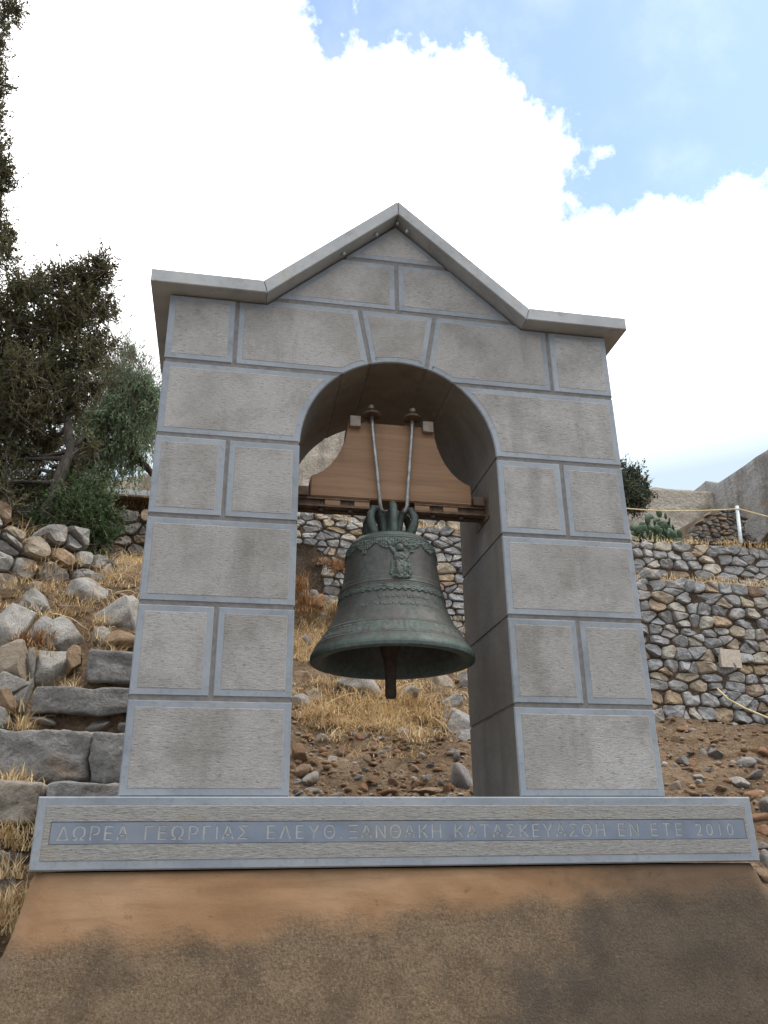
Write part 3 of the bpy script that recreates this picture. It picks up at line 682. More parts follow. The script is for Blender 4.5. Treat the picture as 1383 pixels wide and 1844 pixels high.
# ------------------------------------------------------------------ gravel, dry grass, weeds (stuff)
def gravel(name, n, region, smin, smax, seed, zf, label):
    r = random.Random(seed); base = []
    for k in range(6):
        bm = bmesh.new(); bmesh.ops.create_icosphere(bm, subdivisions=1, radius=1)
        for v in bm.verts: v.co *= r.uniform(.65, 1.2)
        base.append((np.array([v.co for v in bm.verts]), np.array([[v.index for v in f.verts] for f in bm.faces]))); bm.free()
    VV, FF = [], []; b = 0
    for k in range(n):
        x, y = region(r); s = smin+(smax-smin)*r.random()**3; v, f = base[r.randrange(6)]
        a = r.uniform(0, 6.28); c_, s_ = math.cos(a), math.sin(a); sc = np.array([r.uniform(.7, 1.5), r.uniform(.7, 1.3), r.uniform(.4, .9)])*s
        q = v*sc; q = np.stack([q[:, 0]*c_-q[:, 1]*s_, q[:, 0]*s_+q[:, 1]*c_, q[:, 2]], 1)+np.array([x, y, zf(x, y)+s*.15])
        VV.append(q); FF.append(f+b); b += len(v)
    o = big_mesh(name, np.concatenate(VV), np.concatenate(FF), MT['gravelmix']); tag(o, label, 'gravel', kind='stuff'); return o
b = NB('gravel_mix'); g = b.node('ShaderNodeNewGeometry')
MT['gravelmix'] = b.out(b.mix(b.rng(b.noise(b.coord(), 60, 4), .4, .7, 0, .5), b.ramp(g.outputs['Random Per Island'], [(0, (.15, .09, .05)), (.3, (.20, .125, .072)), (.55, (.26, .175, .11)), (.76, (.22, .195, .17)), (.90, (.34, .31, .27)), (.96, (.20, .095, .05))], 'CONSTANT'), (.13, .08, .047)), 1.0, spec=.1)
gravel('gravel', 3600, lambda r: (r.uniform(-.7, 1.6), .9+2.3*r.random()), .004, .03, 1, slope_z, 'crumbled stone chips over the brown earth seen through the arch')
gravel('gravel', 2600, lambda r: (r.uniform(1.3, 4.8), .6+3.4*r.random()), .004, .03, 2, slope_z, 'crumbled stone chips over the earth bank right of the arch')
gravel('gravel', 1300, lambda r: (r.uniform(-2.1, -.8), .2+2.6*r.random()), .004, .02, 3, lambda x, y: slope_z(x, y)+.01, 'grit and stone chips among the stone steps')

def blades(name, spots, mat, label, cat, seed, width=.0022, lay=.5):
    """spots: (x,y,z,height,count,spread) tufts of curved blades"""
    rng = np.random.default_rng(seed); VV, FF = [], []; base = 0
    X = np.concatenate([np.full(int(s[4]), s[0])+rng.normal(0, s[5], int(s[4])) for s in spots])
    Y = np.concatenate([np.full(int(s[4]), s[1])+rng.normal(0, s[5], int(s[4])) for s in spots])
    Z = np.concatenate([np.full(int(s[4]), s[2]) for s in spots]); H = np.concatenate([s[3]*rng.uniform(.35, 1.15, int(s[4])) for s in spots])
    n = len(X); a = rng.uniform(0, 2*np.pi, n); ln = rng.uniform(.1, 1.0, n)**.8*lay*2; dr = np.stack([np.cos(a), np.sin(a), np.zeros(n)], 1); sd_ = np.stack([-np.sin(a), np.cos(a), np.zeros(n)], 1)
    P0 = np.stack([X, Y, Z-.01], 1); up = np.array([0, 0, 1.0]); K = 4; w0 = width*rng.uniform(.7, 1.5, n)
    ps = []
    for k in range(K):
        t = k/(K-1); c = P0 + up*(H*(t-.35*ln*t*t))[:, None] + dr*(H*ln*t**1.7)[:, None]; w = (w0*(1-t*.85))[:, None]
        ps.append(c-sd_*w); ps.append(c+sd_*w)
    V = np.stack(ps, 1).reshape(-1, 3); idx = np.arange(n)[:, None]*(2*K)
    F = np.concatenate([idx+np.array([[2*k, 2*k+1, 2*k+3, 2*k+2]]) for k in range(K-1)])
    o = big_mesh(name, V, F, mat); tag(o, label, cat, kind='stuff'); return o
rnd = random.Random(3)
sp = []
for k in range(420):                                                   # mat of dry grass under the bell
    px, py = rnd.gauss(690, 85), rnd.gauss(1282, 32)
    if not 535 < px < 845 or py > 1375: continue
    p, m = on_slope(px, py); sp.append((p.x, p.y, p.z, rnd.uniform(.04, .14), 30, .045))
for k in range(150):                                                   # bank left of the bell
    p, m = on_slope(rnd.uniform(530, 640), rnd.uniform(1085, 1200)); sp.append((p.x, p.y, p.z, rnd.uniform(.06, .16), 26, .04))
for k in range(50):
    p, m = on_slope(rnd.uniform(640, 850), rnd.uniform(1140, 1230)); sp.append((p.x, p.y, p.z, rnd.uniform(.06, .14), 18, .04))
blades('dry_grass', sp, MT['grass'], 'matted dry straw-coloured grass on the slope below the bell', 'grass', 1, lay=1.0)
sp = []
for k in range(170):                                                   # head of the steps
    x = rnd.uniform(-1.55, -.75); y = rnd.uniform(2.15, 3.9); sp.append((x, y, slope_z(x, y), rnd.uniform(.05, .13), 26, .05))
for (px, py, y, n) in [(70, 1010, 2.5, 3), (110, 1040, 2.55, 4), (35, 1050, 2.35, 4), (140, 1085, 2.3, 4), (95, 1180, 1.95, 4), (60, 1170, 1.9, 4), (130, 1230, 1.75, 4), (200, 1165, 2.05, 4), (180, 1125, 2.2, 5), (20, 965, 2.5, 3), (85, 1045, 2.45, 4), (120, 1070, 2.4, 6), (60, 975, 2.6, 3), (100, 1005, 2.6, 4), (30, 1090, 2.2, 4), (75, 1110, 2.15, 5), (110, 1100, 2.25, 6), (170, 1150, 2.1, 5), (195, 1080, 2.5, 5), (45, 1280, 1.62, 5), (55, 1305, 1.5, 5), (30, 1385, 1.2, 6), (15, 1400, 1.1, 5), (20, 1490, .9, 6), (45, 1500, .9, 5), (10, 1545, .6, 5), (25, 1600, .42, 7), (30, 1640, .36, 6), (5, 1620, .4, 6), (165, 1070, 2.5, 4), (140, 1010, 2.7, 4), (225, 1090, 2.35, 4), (60, 1235, 1.7, 3)]:
    for k in range(n):
        p = at(px+rnd.gauss(0, 14), py+rnd.gauss(0, 8), y); sp.append((p.x, p.y, p.z-.04, rnd.uniform(.05, .12), 22, .03))
blades('dry_grass', sp, MT['grass'], 'dry straw grass growing among the steps and boulders', 'grass', 2, lay=.7)
sp = []
for k in range(330):
    x = rnd.uniform(-.9, 7.0); y = rnd.uniform(5.02, 5.3); sp.append((x, y, 2.98, rnd.uniform(.04, .13), 16, .05))
for k in range(220):
    x = rnd.uniform(2.3, 6.5); y = rnd.uniform(4.08, 4.3); sp.append((x, y, 2.225, rnd.uniform(.03, .08), 12, .05))
for k in range(160):
    x = rnd.uniform(-3, -.9); y = rnd.uniform(4.2, 4.9); sp.append((x, y, 2.75, rnd.uniform(.05, .14), 16, .05))
for k in range(260):
    x = rnd.uniform(-3.2, 4); y = rnd.uniform(7.3, 7.95); sp.append((x, y, terr_z(x, y), rnd.uniform(.08, .3), 16, .08))
blades('dry_grass', sp, MT['grass'], 'golden dry grass fringing the tops of the terrace walls', 'grass', 3, width=.004, lay=.5)
sp = []
for (px, py, y, n, h) in [(605, 1010, 4.75, 4, .10), (575, 990, 4.85, 2, .09), (65, 1130, 2.0, 5, .07), (62, 1150, 1.98, 5, .07), (545, 1075, 4.2, 3, .13), (545, 1045, 4.2, 3, .13)]:
    for k in range(n):
        p = at(px+rnd.gauss(0, 10), py+rnd.gauss(0, 8), y); sp.append((p.x, p.y, p.z-.06, h, 60, .04))
blades('weeds', sp, MT['weed'], 'rust-brown withered weeds on the terrace wall and boulders', 'weeds', 4, width=.004, lay=.5)
# long pale stalks lying on the ground (each two dozen pixels and more)
def stalk(p0, p1, r, label, group, sag=.02):
    a, b_ = Vector(p0), Vector(p1); pts = [a.lerp(b_, t)+Vector((0, 0, sag*math.sin(math.pi*t)))+Vector((rnd.uniform(-1, 1), 0, rnd.uniform(-1, 1)))*.004 for t in [i/6 for i in range(7)]]
    V, F = tube(pts, [r*(1-.6*i/6) for i in range(7)], 5); o = mesh_obj('straw_stalk', V, F, MT['cordstraw'], None, True); tag(o, label, 'stalk', group)
MT['cordstraw'] = m_plain('pale_straw', (.60, .49, .31))
for (a, b_, c_, d) in [(585, 1276, 682, 1248), (710, 1250, 762, 1238), (728, 1233, 755, 1262), (745, 1242, 757, 1258), (720, 1300, 752, 1290), (595, 1335, 617, 1320), (670, 1285, 705, 1273), (775, 1300, 815, 1330), (672, 1288, 692, 1305)]:
    p, m = on_slope(a, b_); q, m2 = on_slope(c_, d); up_ = Vector((0, 0, .03))
    stalk(p+up_, q+up_, .003, 'thin pale dry stalk lying across the grass below the bell', 'dry stalks below the bell')
for (a, b_, c_, d, y) in [(95, 1105, 160, 1135, 2.05), (182, 1142, 210, 1130, 2.05), (210, 1050, 238, 1018, 2.4), (205, 1070, 245, 1068, 2.35), (190, 1062, 205, 1075, 2.3)]:
    stalk(at(a, b_, y), at(c_, d, y), .003, 'pale dry stalk sticking out among the boulders by the steps', 'dry stalks by the steps')

# ------------------------------------------------------------------ plaster base
def loft(rings):
    n = len(rings[0]); V = [p for r in rings for p in r]; F = []
    for i in range(len(rings)-1):
        for k in range(n): F.append((i*n+k, i*n+(k+1) % n, (i+1)*n+(k+1) % n, (i+1)*n+k))
    F.append(tuple(range(n))); F.append(tuple((len(rings)-1)*n+k for k in range(n-1, -1, -1)))
    return V, F
XL = [(-1.9, -1.62), (-.9, -1.48), (-.62, -1.30), (-.5, -1.21), (-.42, -1.165), (-.32, -1.135), (-.206, -1.112)]
XR = [(-1.9, 1.42), (-.9, 1.33), (-.6, 1.27), (-.4, 1.235), (-.28, 1.215), (-.206, 1.19)]
YF = [(-1.9, -.16), (-.9, -.10), (-.5, -.05), (-.35, -.03), (-.206, -.014)]
rings = []
for z in [-1.9, -1.6, -1.3, -1.1] + lin(-1.0, -.24, .02) + [-.225, -.2095]:
    xl, xr, yf = pl(z, XL), pl(z, XR), pl(z, YF); r = .05; ring = []
    top = max(0, (z+.24)/.03)*.006
    pts = []
    for k in range(7): a = math.pi+math.pi/2*k/6; pts.append((xl+r+r*math.cos(a), yf+r+r*math.sin(a)))
    m = 110
    for k in range(1, m): pts.append((xl+r+(xr-xl-2*r)*k/m, yf))
    for k in range(7): a = 1.5*math.pi+math.pi/2*k/6; pts.append((xr-r+r*math.cos(a), yf+r+r*math.sin(a)))
    pts += [(xr, .66), (xl, .66)]
    for (x, y) in pts:
        d = (.010*fbm((x*2.3, z*2.3, y*2), 4) + .004*fbm((x*12, z*12, 2), 3)) if y < .3 and z < -.215 else 0
        ring.append((x+(d if x < xl+.02 else 0), y-d+top, z))
    rings.append(ring)
V, F = loft(rings); o = mesh_obj('rendered_base', V, F, MT['plaster'], None, True); fix_normals(o)
tag(o, 'ochre rendered masonry base with dark weather stains under the inscribed slab', 'base')

# ------------------------------------------------------------------ inscribed slab
slab = empty('inscribed_slab', (.036, .3, -.205)); tag(slab, 'long grey stone slab with carved Greek dedication lying on the ochre base', 'slab')
def local(o, root): o.location = -Vector(root.location); return o
SX0, SX1, SZ0, SZ1, SY0, SY1 = -1.123, 1.196, -.205, 0.0, -.028, .60
def rect(e): return [(SX0+e, SZ0+e), (SX1-e, SZ0+e), (SX1-e, SZ1-e), (SX0+e, SZ1-e)]
V, F, fm = [], [], []
lay = [(0.0, SY1), (0.0, SY0+.004), (.004, SY0), (.026, SY0), (.028, SY0-.0012)]
for e, y in lay: V += [(x, y, z) for x, z in rect(e)]
for i in range(len(lay)-1):
    for k in range(4): F.append((i*4+k, i*4+(k+1) % 4, (i+1)*4+(k+1) % 4, (i+1)*4+k)); fm.append(1 if i == 3 else 0)
F.append((3, 2, 1, 0)); fm.append(0)
b0 = len(V); BX0, BX1, BZ0, BZ1 = -1.078, 1.160, -.1345, -.0705; n4 = 16
V += [(BX0, SY0-.0012, BZ0), (BX1, SY0-.0012, BZ0), (BX1, SY0-.0012, BZ1), (BX0, SY0-.0012, BZ1)]
V += [(BX0+.002, SY0+.006, BZ0+.002), (BX1-.002, SY0+.006, BZ0+.002), (BX1-.002, SY0+.006, BZ1-.002), (BX0+.002, SY0+.006, BZ1-.002)]
for k in range(4):
    F.append((n4+k, n4+(k+1) % 4, b0+(k+1) % 4, b0+k)); fm.append(1)
    F.append((b0+k, b0+(k+1) % 4, b0+4+(k+1) % 4, b0+4+k)); fm.append(1)
F.append((b0+4, b0+5, b0+6, b0+7)); fm.append(0)
o = mesh_obj('slab_body', V, F, None, slab, mats=[MT['margin'], MT['slabtool']], fm=fm); local(o, slab); fix_normals(o)
# polished band with the letters cut through it, letter floors behind
WORDS = [('ΔΩΡΕΑ', 103, 232), ('ΓΕΩΡΓΙΑΣ', 261, 447), ('ΕΛΕΥΘ.', 481, 616), ('ΞΑΝΘΑΚΗ', 628, 795), ('ΚΑΤΑΣΚΕΥΑΣΘΗ', 819, 1090), ('ΕΝ', 1114, 1151), ('ΕΤΕ', 1173, 1230), ('2010', 1254, 1322)]
cu = bpy.data.curves.new('band_cut', 'CURVE'); cu.dimensions = '2D'; cu.fill_mode = 'BOTH'; cu.resolution_u = 4; cu.extrude = .0009
dg = None
for (w, pa, pb) in WORDS:
    xa, xb = at(pa, 1498, SY0).x, at(pb, 1498, SY0).x
    tcu = bpy.data.curves.new('word', 'FONT'); tcu.body = w; tcu.size = .0555; tcu.offset = -.0002
    to = bpy.data.objects.new('word', tcu); C.objects.link(to)
    def width():
        bpy.context.view_layer.update(); bb = to.bound_box; return bb[0][0], bb[4][0]
    a0, a1 = width(); w0 = a1-a0
    tcu.space_character = 1.5; c0, c1 = width(); w1 = c1-c0
    if abs(w1-w0) > 1e-5: tcu.space_character = 1+.5*((xb-xa)-w0)/(w1-w0)
    a0, a1 = width()
    for q in bpy.context.selected_objects: q.select_set(False)
    to.select_set(True); bpy.context.view_layer.objects.active = to
    bpy.ops.object.convert(target='CURVE')
    for s in to.data.splines:
        if s.type != 'BEZIER': continue
        ns = cu.splines.new('BEZIER'); ns.use_cyclic_u = True; ns.resolution_u = 4; ns.bezier_points.add(len(s.bezier_points)-1)
        for p, q in zip(ns.bezier_points, s.bezier_points):
            p.handle_left_type = p.handle_right_type = 'FREE'; sh = Vector((xa-a0, -.1225, 0))
            p.co = q.co+sh; p.handle_left = q.handle_left+sh; p.handle_right = q.handle_right+sh
    bpy.data.objects.remove(to, do_unlink=True)
ns = cu.splines.new('POLY'); ns.use_cyclic_u = True; ns.points.add(3)
for p, (x, z) in zip(ns.points, ((BX0+.002, BZ0+.002), (BX1-.002, BZ0+.002), (BX1-.002, BZ1-.002), (BX0+.002, BZ1-.002))): p.co = (x, z, 0, 1)
cob = bpy.data.objects.new('band_cut', cu); C.objects.link(cob); bpy.context.view_layer.update()
me = bpy.data.meshes.new_from_object(cob.evaluated_get(bpy.context.evaluated_depsgraph_get())); bpy.data.objects.remove(cob, do_unlink=True)
me.transform(Matrix.Rotation(R(90), 4, 'X')); me.materials.clear(); me.materials.append(MT['band'])
o = link('inscription_band', me, slab); o.location = Vector((0, SY0+.0005, 0))-slab.location
tag(o, 'smooth blue-grey band carved with Greek capital letters and 2010')
V, F = box(BX0+.003, BX1-.003, SY0+.0013, SY0+.0035, BZ0+.003, BZ1-.003); local(mesh_obj('letter_floor', V, F, MT['letter'], slab), slab)

# ------------------------------------------------------------------ the bell arch
arch = empty('bell_arch', (0, .28, 0)); tag(arch, 'pedimented grey stone bell arch of framed blocks standing on the inscribed slab', 'arch')
AD = .555; AW = .906; IN = .375; RZ = .386; SPR = 1.247
Z = [-.0045, .302, .616, .931, SPR, 1.562, 1.882, 2.126]; EAV = 1.862
def offset(poly, d):
    n = len(poly); out = []
    for i in range(n):
        p0, p1, p2 = Vector(poly[i-1]), Vector(poly[i]), Vector(poly[(i+1) % n])
        e1 = (p1-p0).normalized(); e2 = (p2-p1).normalized(); n1 = Vector((-e1.y, e1.x)); n2 = Vector((-e2.y, e2.x))
        m = (n1+n2); k = m.length
        m = m/k if k > 1e-6 else n1
        c = max(.2, m.dot(n1)); out.append((p1.x+m.x*d/c, p1.y+m.y*d/c))
    return out
def block(poly, name='stone_block', polyf=None):
    V, F, fm = [], [], []; n = len(poly); jt = .006; rr = random.Random(int(abs(poly[0][0]*977+poly[0][1]*3331)))
    yo = rr.uniform(-.0015, .0015)
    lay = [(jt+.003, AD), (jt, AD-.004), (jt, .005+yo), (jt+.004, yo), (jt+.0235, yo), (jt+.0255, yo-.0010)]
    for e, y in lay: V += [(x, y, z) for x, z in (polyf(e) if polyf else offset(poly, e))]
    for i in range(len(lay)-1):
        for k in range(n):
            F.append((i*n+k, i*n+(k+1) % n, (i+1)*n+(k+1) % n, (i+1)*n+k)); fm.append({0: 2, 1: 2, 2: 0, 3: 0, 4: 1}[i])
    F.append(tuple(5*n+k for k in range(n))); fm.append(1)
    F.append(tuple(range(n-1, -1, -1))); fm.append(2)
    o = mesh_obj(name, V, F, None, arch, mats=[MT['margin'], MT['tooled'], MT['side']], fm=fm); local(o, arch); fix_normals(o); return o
def arcz(x): return SPR+RZ*math.sqrt(max(0, 1-(x/IN)**2))
def arc(x0, x1, n=9):
    t0, t1 = math.acos(max(-1, min(1, x0/IN))), math.acos(max(-1, min(1, x1/IN)))
    return [(IN*math.cos(t0+(t1-t0)*k/n), SPR+RZ*math.sin(t0+(t1-t0)*k/n)) for k in range(n+1)]
XJ = IN*math.sqrt(1-((Z[5]-SPR)/RZ)**2); KB, KT, VS, VP = .113, .158, .641, .644
def mir(p): return [(-x, z) for x, z in reversed(p)]
half = [[(-AW, Z[0]), (-IN, Z[0]), (-IN, Z[1]), (-AW, Z[1])],
        [(-AW, Z[1]), (-VP, Z[1]), (-VP, Z[2]), (-AW, Z[2])], [(-VP, Z[1]), (-IN, Z[1]), (-IN, Z[2]), (-VP, Z[2])],
        [(-AW, Z[2]), (-IN, Z[2]), (-IN, Z[3]), (-AW, Z[3])],
        [(-AW, Z[3]), (-VP, Z[3]), (-VP, Z[4]), (-AW, Z[4])], [(-VP, Z[3]), (-IN, Z[3]), (-IN, Z[4]), (-VP, Z[4])],
        [(-AW, Z[4])] + arc(-IN, -XJ) + [(-AW, Z[5])],
        [(-AW, Z[5]), (-VS, Z[5]), (-VS, EAV), (-AW, EAV)],
        [(-VS, Z[5])] + arc(-XJ, -KB, 6) + [(-KT, Z[6]), (-.507, Z[6]), (-.53, EAV), (-VS, EAV)],
        [(-.507, Z[6]), (0, Z[6]), (0, Z[7]), (-.231, Z[7])]]
def springer(e, n=12):                    # true inset of the block with the hollow arc edge
    a, r = IN+e, RZ+e; t0 = math.asin(e/r); t1 = math.asin((Z[5]-SPR-e)/r)
    return [(-AW+e, Z[4]+e)] + [(-a*math.cos(t0+(t1-t0)*k/n), SPR+r*math.sin(t0+(t1-t0)*k/n)) for k in range(n+1)] + [(-AW+e, Z[5]-e)]
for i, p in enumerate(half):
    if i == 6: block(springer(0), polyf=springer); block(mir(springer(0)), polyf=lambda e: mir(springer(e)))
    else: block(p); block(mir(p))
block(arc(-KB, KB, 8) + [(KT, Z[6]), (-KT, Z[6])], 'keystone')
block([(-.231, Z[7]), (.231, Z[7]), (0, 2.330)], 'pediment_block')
# recessed mortar between the blocks
outl = [(-IN, .002), (-IN, SPR)] + arc(-IN, IN, 26)[1:-1] + [(IN, SPR), (IN, .002), (AW, .002), (AW, EAV), (.53, EAV), (0, 2.325), (-.53, EAV), (-AW, EAV), (-AW, .002)]
V, F = [], []; n = len(outl); oo = offset(outl, .0095)
V = [(x, .0034, z) for x, z in oo] + [(x, AD-.008, z) for x, z in oo]
F = [(k, (k+1) % n, n+(k+1) % n, n+k) for k in range(n)] + [tuple(range(n)), tuple(2*n-1-k for k in range(n))]
o = mesh_obj('mortar_joint', V, F, MT['mortar'], arch); local(o, arch); fix_normals(o)
# coping: four slabs, mitred at valleys and ridge
CY0, CY1 = -.066, AD+.05; EX = .972; TH = .058
VX, VZ = -.53, EAV; TVX = -.5525; TZ = EAV+TH; AB, AT = 2.332, 2.402
TVX = -( (AT-TZ)/((AB-VZ)/(.53)) ) if False else -.546
pieces = [[(-EX, EAV+.001), (VX-.001, EAV+.001), (TVX-.001, TZ), (-EX, TZ)], [(VX+.001, EAV+.001), (-.0012, AB), (-.0012, AT), (TVX+.001, TZ)]]
for p in pieces + [mir(q) for q in pieces]:
    m = len(p); lay = [(.003, CY0), (0, CY0+.003), (0, CY1)]; V, F = [], []
    for e, y in lay: V += [(x, y, z) for x, z in offset(p, e)]
    for i in range(2):
        for k in range(m): F.append((i*m+k, i*m+(k+1) % m, (i+1)*m+(k+1) % m, (i+1)*m+k))
    F += [tuple(range(m-1, -1, -1)), tuple(2*m+k for k in range(m))]
    o = mesh_obj('coping_slab', V, F, MT['cap'], arch); local(o, arch); fix_normals(o)
V, F = [], []
def bolt(px, py, y):
    c = at(px, py, y); v, f = lathe([(.0, -.012), (.006, -.012), (.0075, -.008), (.0075, 0), (.004, .004), (.004, .02)], 10, c.x, c.y, c.z)
    local(mesh_obj('bolt', v, f, MT['post'], arch, True), arch)
for q in ((619, 455), (678, 421), (716, 401), (733, 415)): bolt(q[0], q[1], -.028)

# ------------------------------------------------------------------ yoke, beam and bell
BY = .215; WF = .165; WB = .265
beam = empty('support_beam', (0, BY, 1.05)); tag(beam, 'rusty steel double beam spanning the arch beneath the wooden yoke', 'beam')
for (y0, y1, z0, z1) in ((.168, .200, 1.072, 1.109), (.232, .262, 1.080, 1.109)):
    for (xa, xb) in ((-.40, -.088), (.088, .40)):
        ym = y0+.012 if y0 < .2 else y1-.018
        parts = [box(xa, xb, y0, y1, z1-.007, z1), box(xa, xb, y0, y1, z0, z0+.007), box(xa, xb, ym, ym+.006, z0+.007, z1-.007)]
        V, F = merge(parts); local(mesh_obj('steel_channel', V, F, MT['rust'], beam), beam)
for x in (-.235, -.12, .12, .235):
    V, F = box(x-.03, x+.03, .170, .1795, 1.080, 1.101, .002); local(mesh_obj('spacer_block', V, F, MT['wood'], beam), beam)
    v, f = lathe([(0, -.016), (.010, -.016), (.010, -.004), (.006, -.004), (.006, .03)], 8, x+(.045 if x > 0 else -.045), .185, 1.070); local(mesh_obj('bolt', v, f, MT['iron'], beam, True), beam)
for s in (-1, 1):
    V, F = merge([box(s*.381-.004, s*.381+.004, .13, .30, 1.05, 1.155), box(s*.352-.024, s*.352+.022, .155, .27, 1.110, 1.148, .004)]); local(mesh_obj('bearing', V, F, MT['rust'], beam), beam)

yoke = empty('bell_yoke', (0, BY, 1.112)); tag(yoke, 'brown wooden bell yoke with concave sides and two steel hanger rods', 'yoke')
side = [(.322, 1.112), (.322, 1.198), (.300, 1.207), (.272, 1.225), (.245, 1.252), (.222, 1.285), (.204, 1.322), (.190, 1.362), (.181, 1.405), (.176, 1.450)]
outl = side + [(-x, z) for x, z in reversed(side)]
bm = bmesh.new(); vs = [bm.verts.new((x, WF, z)) for x, z in outl]; f = bm.faces.new(vs); e = bmesh.ops.extrude_face_region(bm, geom=[f])
for v in e['geom']:
    if isinstance(v, bmesh.types.BMVert): v.co.y = WB
bmesh.ops.recalc_face_normals(bm, faces=bm.faces)
bmesh.ops.bevel(bm, geom=[q for q in bm.edges if len(q.link_faces) == 2 and q.calc_face_angle() > 1.0], offset=.004, segments=2, affect='EDGES')
me = bpy.data.meshes.new('headstock'); bm.to_mesh(me); bm.free(); me.materials.append(MT['wood']); local(link('headstock', me, yoke), yoke)
for s in (-1, 1):
    V, F = box(s*.150-.022, s*.150+.022, WF-.022, WB+.022, 1.418, 1.466, .003); local(mesh_obj('cross_bar', V, F, MT['zinc'], yoke), yoke)
    for (yy, sg) in ((WF-.022, 1), (WB+.022, -1)):
        pts = [(s*.086, yy, 1.515), (s*.080, yy, 1.40), (s*.062, yy, 1.20), (s*.053, yy, 1.085), (s*.048, yy+sg*.008, 1.066), (s*.036, yy+sg*.016, 1.060)]
        V, F = tube(pts, [.0075]*3+[.0075, .008, .008], 10); rod = mesh_obj('hanger_rod', V, F, MT['rod'], yoke, True); local(rod, yoke)
        v, f = lathe([(.0, .012), (.010, .012), (.014, .010), (.030, 0), (.036, -.008), (.037, -.013), (.030, -.014), (0, -.012)], 24, s*.083, yy, 1.482)
        mesh_obj('domed_washer', v, f, MT['rust'], rod, True)
        v, f = lathe([(0, .014), (.008, .014), (.0125, .010), (.0125, -.003), (0, -.003)], 6, s*.0855, yy, 1.504)
        mesh_obj('nut', v, f, MT['zinc'], rod)

BZ = .482
bell = empty('church_bell', (0, BY, BZ)); tag(bell, 'green patinated bronze bell with a raised figure, hanging in the arch', 'bell')
PROF = [(0.0, .303), (.012, .305), (.022, .302), (.045, .290), (.075, .268), (.105, .2475), (.14, .229), (.18, .2125), (.22, .2015), (.27, .191), (.32, .1825), (.37, .1755), (.41, .170), (.435, .165), (.455, .155), (.468, .140), (.476, .120), (.482, .085), (.486, .04), (.488, 0.001)]
pz = [p[0] for p in PROF]; pr = [p[1] for p in PROF]
def brad(z): 
    return float(np.interp(z, pz, pr))
zz = sorted(set([0, .004, .012, .018, .022] + lin(.03, .44, .0125) + [.447, .455, .462, .468, .472, .476, .479, .482, .484, .486, .488]))
outer = []
for z in zz:
    r = (brad(z-.004)+2*brad(z)+brad(z+.004))/4 if .01 < z < .48 else brad(z)
    for (zc, w, h) in ((.100, .004, .0025), (.070, .003, .002), (.258, .0035, .0025), (.247, .0035, .002), (.437, .004, .003)):
        pass
    outer.append((r, z))
def rings_bumps(prof):
    out = []
    for r, z in prof: out.append((r, z))
    return out
dense = []
zs_ = sorted(set(list(np.linspace(0, .49, 260)) + zz)); ro = [p[0] for p in outer]; zo = [p[1] for p in outer]
for z in zs_:
    if z > .488: continue
    r = float(np.interp(z, zo, ro))
    for (zc, w, h) in ((.1005, .0035, .003), (.088, .002, .0018), (.0505, .003, .0025), (.260, .0025, .003), (.2525, .002, .0024), (.246, .002, .002), (.4395, .003, .0035), (.4475, .002, .0022)):
        r += h*math.exp(-((z-zc)/w)**2)
    dense.append((r, z))
inner = [(.262, .002), (.252, .02), (.236, .06), (.215, .11), (.192, .18), (.172, .28), (.158, .40), (.12, .45), (.001, .455)]
prof = inner[::-1] + [(.268, 0.0), (.297, -.002)] + dense
V, F = lathe(prof, 128); o = mesh_obj('bell_shell', V, F, MT['bronze'], bell, True); fix_normals(o)
def relief(name, t0, t1, z0, z1, nt_, nz_, hf, closed=False):
    V, F = [], []
    for j in range(nz_+1):
        z = z0+(z1-z0)*j/nz_
        for i in range(nt_+(0 if closed else 1)):
            t = t0+(t1-t0)*i/nt_; r = float(np.interp(z, [p[1] for p in dense], [p[0] for p in dense]))-.0015+hf(t, z)
            V.append((r*math.sin(t), -r*math.cos(t), z))
    w = nt_ if closed else nt_+1
    for j in range(nz_):
        for i in range(nt_):
            F.append((j*w+i, j*w+(i+1) % w if closed else j*w+i+1, (j+1)*w+((i+1) % w if closed else i+1), (j+1)*w+i))
    o = mesh_obj(name, V, F, MT['relief'], bell, True); fix_normals(o); return o
def bl(x, y, cx, cy, rx, ry, h, ang=0):
    c, s = math.cos(ang), math.sin(ang); dx, dy = x-cx, y-cy; u = (dx*c+dy*s)/rx; v = (-dx*s+dy*c)/ry; q = u*u+v*v
    return h*math.sqrt(max(0, 1-q)) if q < 1 else 0
def figure(t, z):                              # robed figure with a raised arm on a small base
    x = t*.178; y = z-.27; h = 0
    for a in ((.000, .120, .0165, .0175, .011, 0), (.000, .112, .026, .026, .0025, 0), (-.002, .082, .026, .022, .010, 0), (-.026, .105, .009, .030, .009, .55), (-.040, .134, .008, .016, .008, .2),
              (.020, .078, .010, .030, .008, -.5), (.0, .045, .027, .05, .009, 0), (-.010, .035, .010, .045, .012, .1), (.012, .03, .009, .04, .0115, -.08), (.030, .05, .008, .03, .006, 0), (-.030, .04, .007, .035, .005, 0),
              (.0, .004, .036, .012, .009, 0), (.033, .02, .008, .012, .007, 0), (-.034, .02, .007, .012, .006, 0)):
        h = max(h, bl(x, y, *a))
    return h*1.25 + (.0026*mn.noise(Vector((x*140, y*140, 1))) if h > .001 else 0)
relief('relief_figure', -.36, .36, .262, .425, 90, 100, figure)
def garland(t, z):
    u = (t/(2*math.pi)*12) % 1; low = .412-.016*abs(math.sin(math.pi*u))-.010*(1-abs(2*u-1))
    low2 = .372 if abs(u-.5) < .10 and int(t/(2*math.pi)*12) % 2 == 0 else low
    if z < min(low, low2) or z > .434: return 0
    if z < low and abs(u-.5) > .10-.0016*(low-z)/.001*.5: return 0
    return .0058+.0042*mn.noise(Vector((math.sin(t)*26, math.cos(t)*26, z*150)))+.0016*math.sin(t*120)
